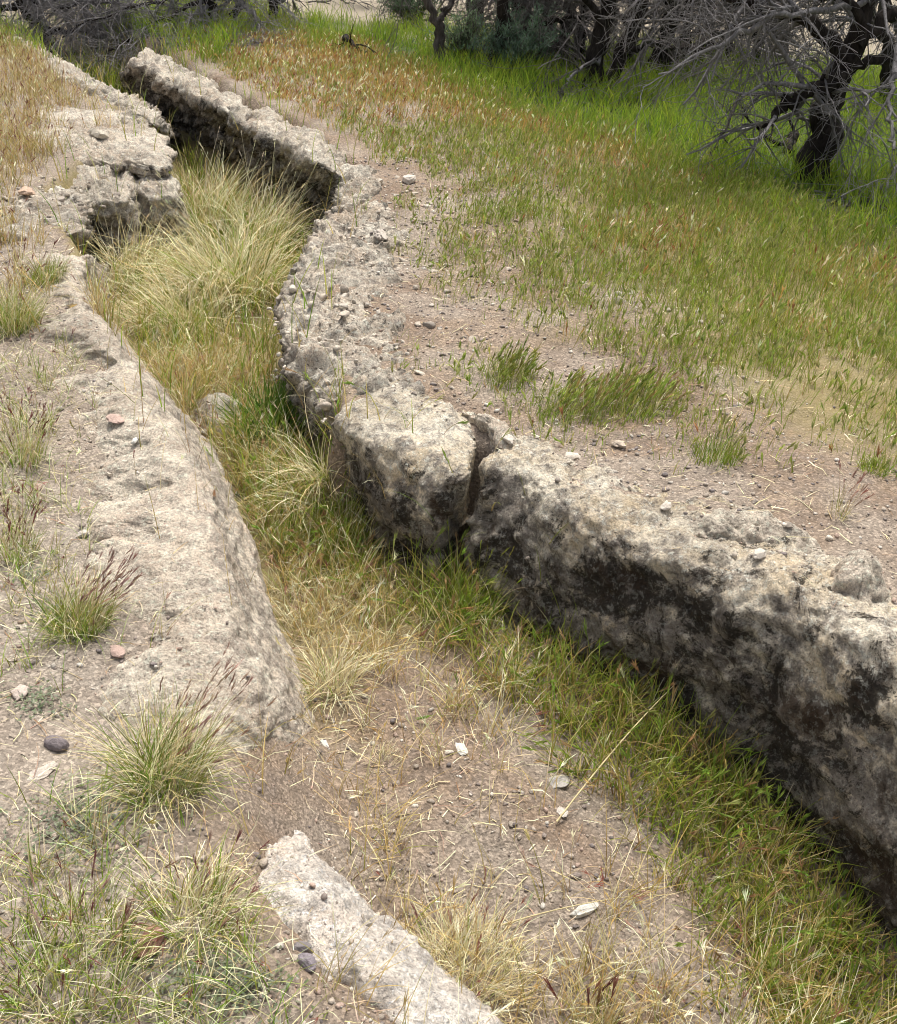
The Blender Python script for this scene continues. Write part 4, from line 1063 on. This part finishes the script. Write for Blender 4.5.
for bx, by, lean, r_, lab in [
        (516, 52, 4, .045, 'slender black stem just right of the crooked dead tree'),
        (530, 58, -5, .05, 'slender black stem left of the dense grey dead tree'),
        (577, 66, 6, .05, 'slender black stem just left of the twin-stemmed dead tree'),
        (628, 70, 4, .055, 'slender black stem between the twin-stemmed and the dark slim tree'),
        (690, 62, -6, .05, 'slender black stem above the charred fallen branch'),
        (708, 58, 5, .045, 'slender black stem left of the thin-stemmed dead tree'),
        (756, 66, 3, .05, 'slender black stem behind the leaning tree crown')]:
    small_tree(lab, (bx, by), [([(bx, by), (bx + lean * .5, by - 30), (bx + lean, by - 62), (bx + lean * 2.2, by - 130)], [r_, r_ * .85, r_ * .75, r_ * .4])],
               [([(bx + lean * .6, by - 34), (bx + 14, by - 54), (bx + 26, by - 62)], [.022, .015, .007], -.1),
                ([(bx + lean * .7, by - 40), (bx - 14, by - 60), (bx - 24, by - 72)], [.022, .015, .007], .1)], n_branch=12, n_fine=3, group=None)
# dead brush, upper left
tree('dead_brush', 'tangle of dead grey brush over the far end of the ditch at the upper left', (62, 66),
     [([(66, 72), (44, 36), (22, 4), (0, -40)], [.06, .05, .045, .03]), ([(74, 74), (52, 44), (40, 10), (50, -40)], [.04, .035, .03, .02])],
     [([(40, 30), (80, 30), (120, 28), (155, 26)], [.028, .022, .018, .008], -.1), ([(60, 52), (100, 52), (136, 50), (152, 42)], [.026, .022, .016, .008], -.1),
      ([(22, 4), (80, -10), (140, -8), (200, 10)], [.02, .016, .012, .006], -.3), ([(30, 10), (90, 0), (160, 10), (225, 34)], [.02, .016, .012, .006], -.2),
      ([(22, 0), (-20, 20), (-40, 40)], [.03, .02, .01], -.3)], cat='brush', n_branch=14, n_twig=8, n_fine=4, down=.1, blen=(.3, .8))
tree('dead_brush', 'grey dead brush arching down over the farthest jagged ledge', (215, 26),
     [([(216, 26), (212, 5), (200, -40)], [.045, .04, .03]), ([(222, 24), (240, 0), (250, -40)], [.035, .03, .02])],
     [([(210, -5), (180, 8), (145, 26), (118, 44)], [.025, .018, .012, .006], -.7), ([(212, 0), (195, 14), (186, 36), (190, 52)], [.02, .014, .010, .005], -.7),
      ([(208, -15), (170, -4), (120, 6), (80, 26)], [.022, .016, .012, .006], -.5), ([(214, 5), (222, 22), (228, 40)], [.02, .012, .006], -.6), ([(235, 0), (256, 10), (268, 26)], [.018, .012, .006], -.4),
      ([(206, -20), (160, -14), (100, -6), (60, 10)], [.022, .016, .012, .006], -.3)],
     cat='brush', n_branch=13, n_twig=8, n_fine=4, droop=.10, down=.12, blen=(.25, .6))
# low black fallen branches
def fallen(label, pts, rad, h=0.1):
    w = [G(px, py) + np.array([0, 0, hh]) for px, py, hh in pts]
    root = empty('fallen_branch', w[0], label, 'branch')
    p = smooth_path(w, 18, 0.01); trunk_mesh('stem', p, rad, M_bark, root, w[0], 9)
    Pt = p[None]; R = np.interp(np.linspace(0, 1, 18), np.linspace(0, 1, len(rad)), rad)[None]
    A, RA = spawn(Pt, R, 6, (.15, .4), 7, .02, .15, .6, .5, .2)
    Bq, RB = spawn(A, RA, 3, (.08, .2), 5, .02, .2, .8, .6, .2)
    v1, f1 = tubes(A, RA, 5); v2, f2 = tubes(Bq, RB, 4)
    mesh_obj('twigs', np.concatenate([v1, v2]) - w[0], np.concatenate([f1, f2 + len(v1)]), M_bark, root)['kind'] = 'stuff'
fallen('charred fallen branch in the grass under the thicket', [(650, 78, .05), (672, 74, .14), (700, 68, .2), (728, 62, .26)], [.05, .045, .035, .02])
fallen('short dark stick in the tall grass at the meadow edge', [(342, 50, .02), (346, 52, .10), (356, 56, .06), (372, 58, .03)], [.02, .02, .014, .006])
fallen('black curved root stump left of the leaning trunk', [(788, 156, .02), (790, 150, .06), (796, 148, .09)], [.035, .03, .018])
fallen('bare grey bent stick at the meadow edge left of the leaning trunk', [(700, 180, .02), (720, 165, .2), (736, 150, .35)], [.010, .008, .005])

# blue-green shrub
def shrub(px, py, label, r, h, n, cols):
    c = G(px, py); root = empty('shrub', c, label, 'shrub')
    s = np.tile(c, (26, 1)) + rng.normal(0, .04, (26, 3)) * [1, 1, 0]
    d = rng.normal(0, .55, (26, 3)); d[:, 2] = np.abs(d[:, 2]) + .8; d /= np.linalg.norm(d, axis=1, keepdims=True)
    Q = wander_path(s, d, rng.uniform(.5, 1.1, 26) * h, 9, .0, .15)
    A, RA = spawn(Q, np.tile(np.linspace(.008, .003, 9), (26, 1)), 7, (.1, .28), 6, -.02, .15, .6, .6, .2)
    v1, f1 = tubes(Q, np.tile(np.linspace(.008, .003, 9), (26, 1)), 5); v2, f2 = tubes(A, RA, 4)
    mesh_obj('stems', np.concatenate([v1, v2]) - c, np.concatenate([f1, f2 + len(v1)]), M_bark2, root)
    B = Blades(); i = rng.integers(0, len(A), n); k = rng.integers(1, 6, n)
    b = A[i, k] + rng.normal(0, .012, (n, 3))
    B.ribbons(b, rng.uniform(0, 6.28, n), rng.uniform(.2, 1.3, n), rng.uniform(.5, 1.8, n), rng.uniform(.02, .05, n), rng.uniform(.005, .010, n), cvar(n, cols), cvar(n, cols), 2)
    o = B.build('leaves', M_grass, root, c); o['kind'] = 'stuff'
shrub(520, 74, 'feathery blue-green shrub at the foot of the crooked tree', .3, .42, 6500, [(.10, .16, .11), (.14, .20, .15), (.08, .14, .07)])
shrub(468, 62, 'dull green shrub right of the forked young tree', .3, .3, 3000, [(.11, .17, .08), (.14, .20, .11)])
shrub(412, 26, 'dark green shrub behind the forked young tree', .3, .36, 3500, [(.08, .13, .06), (.10, .16, .08)])
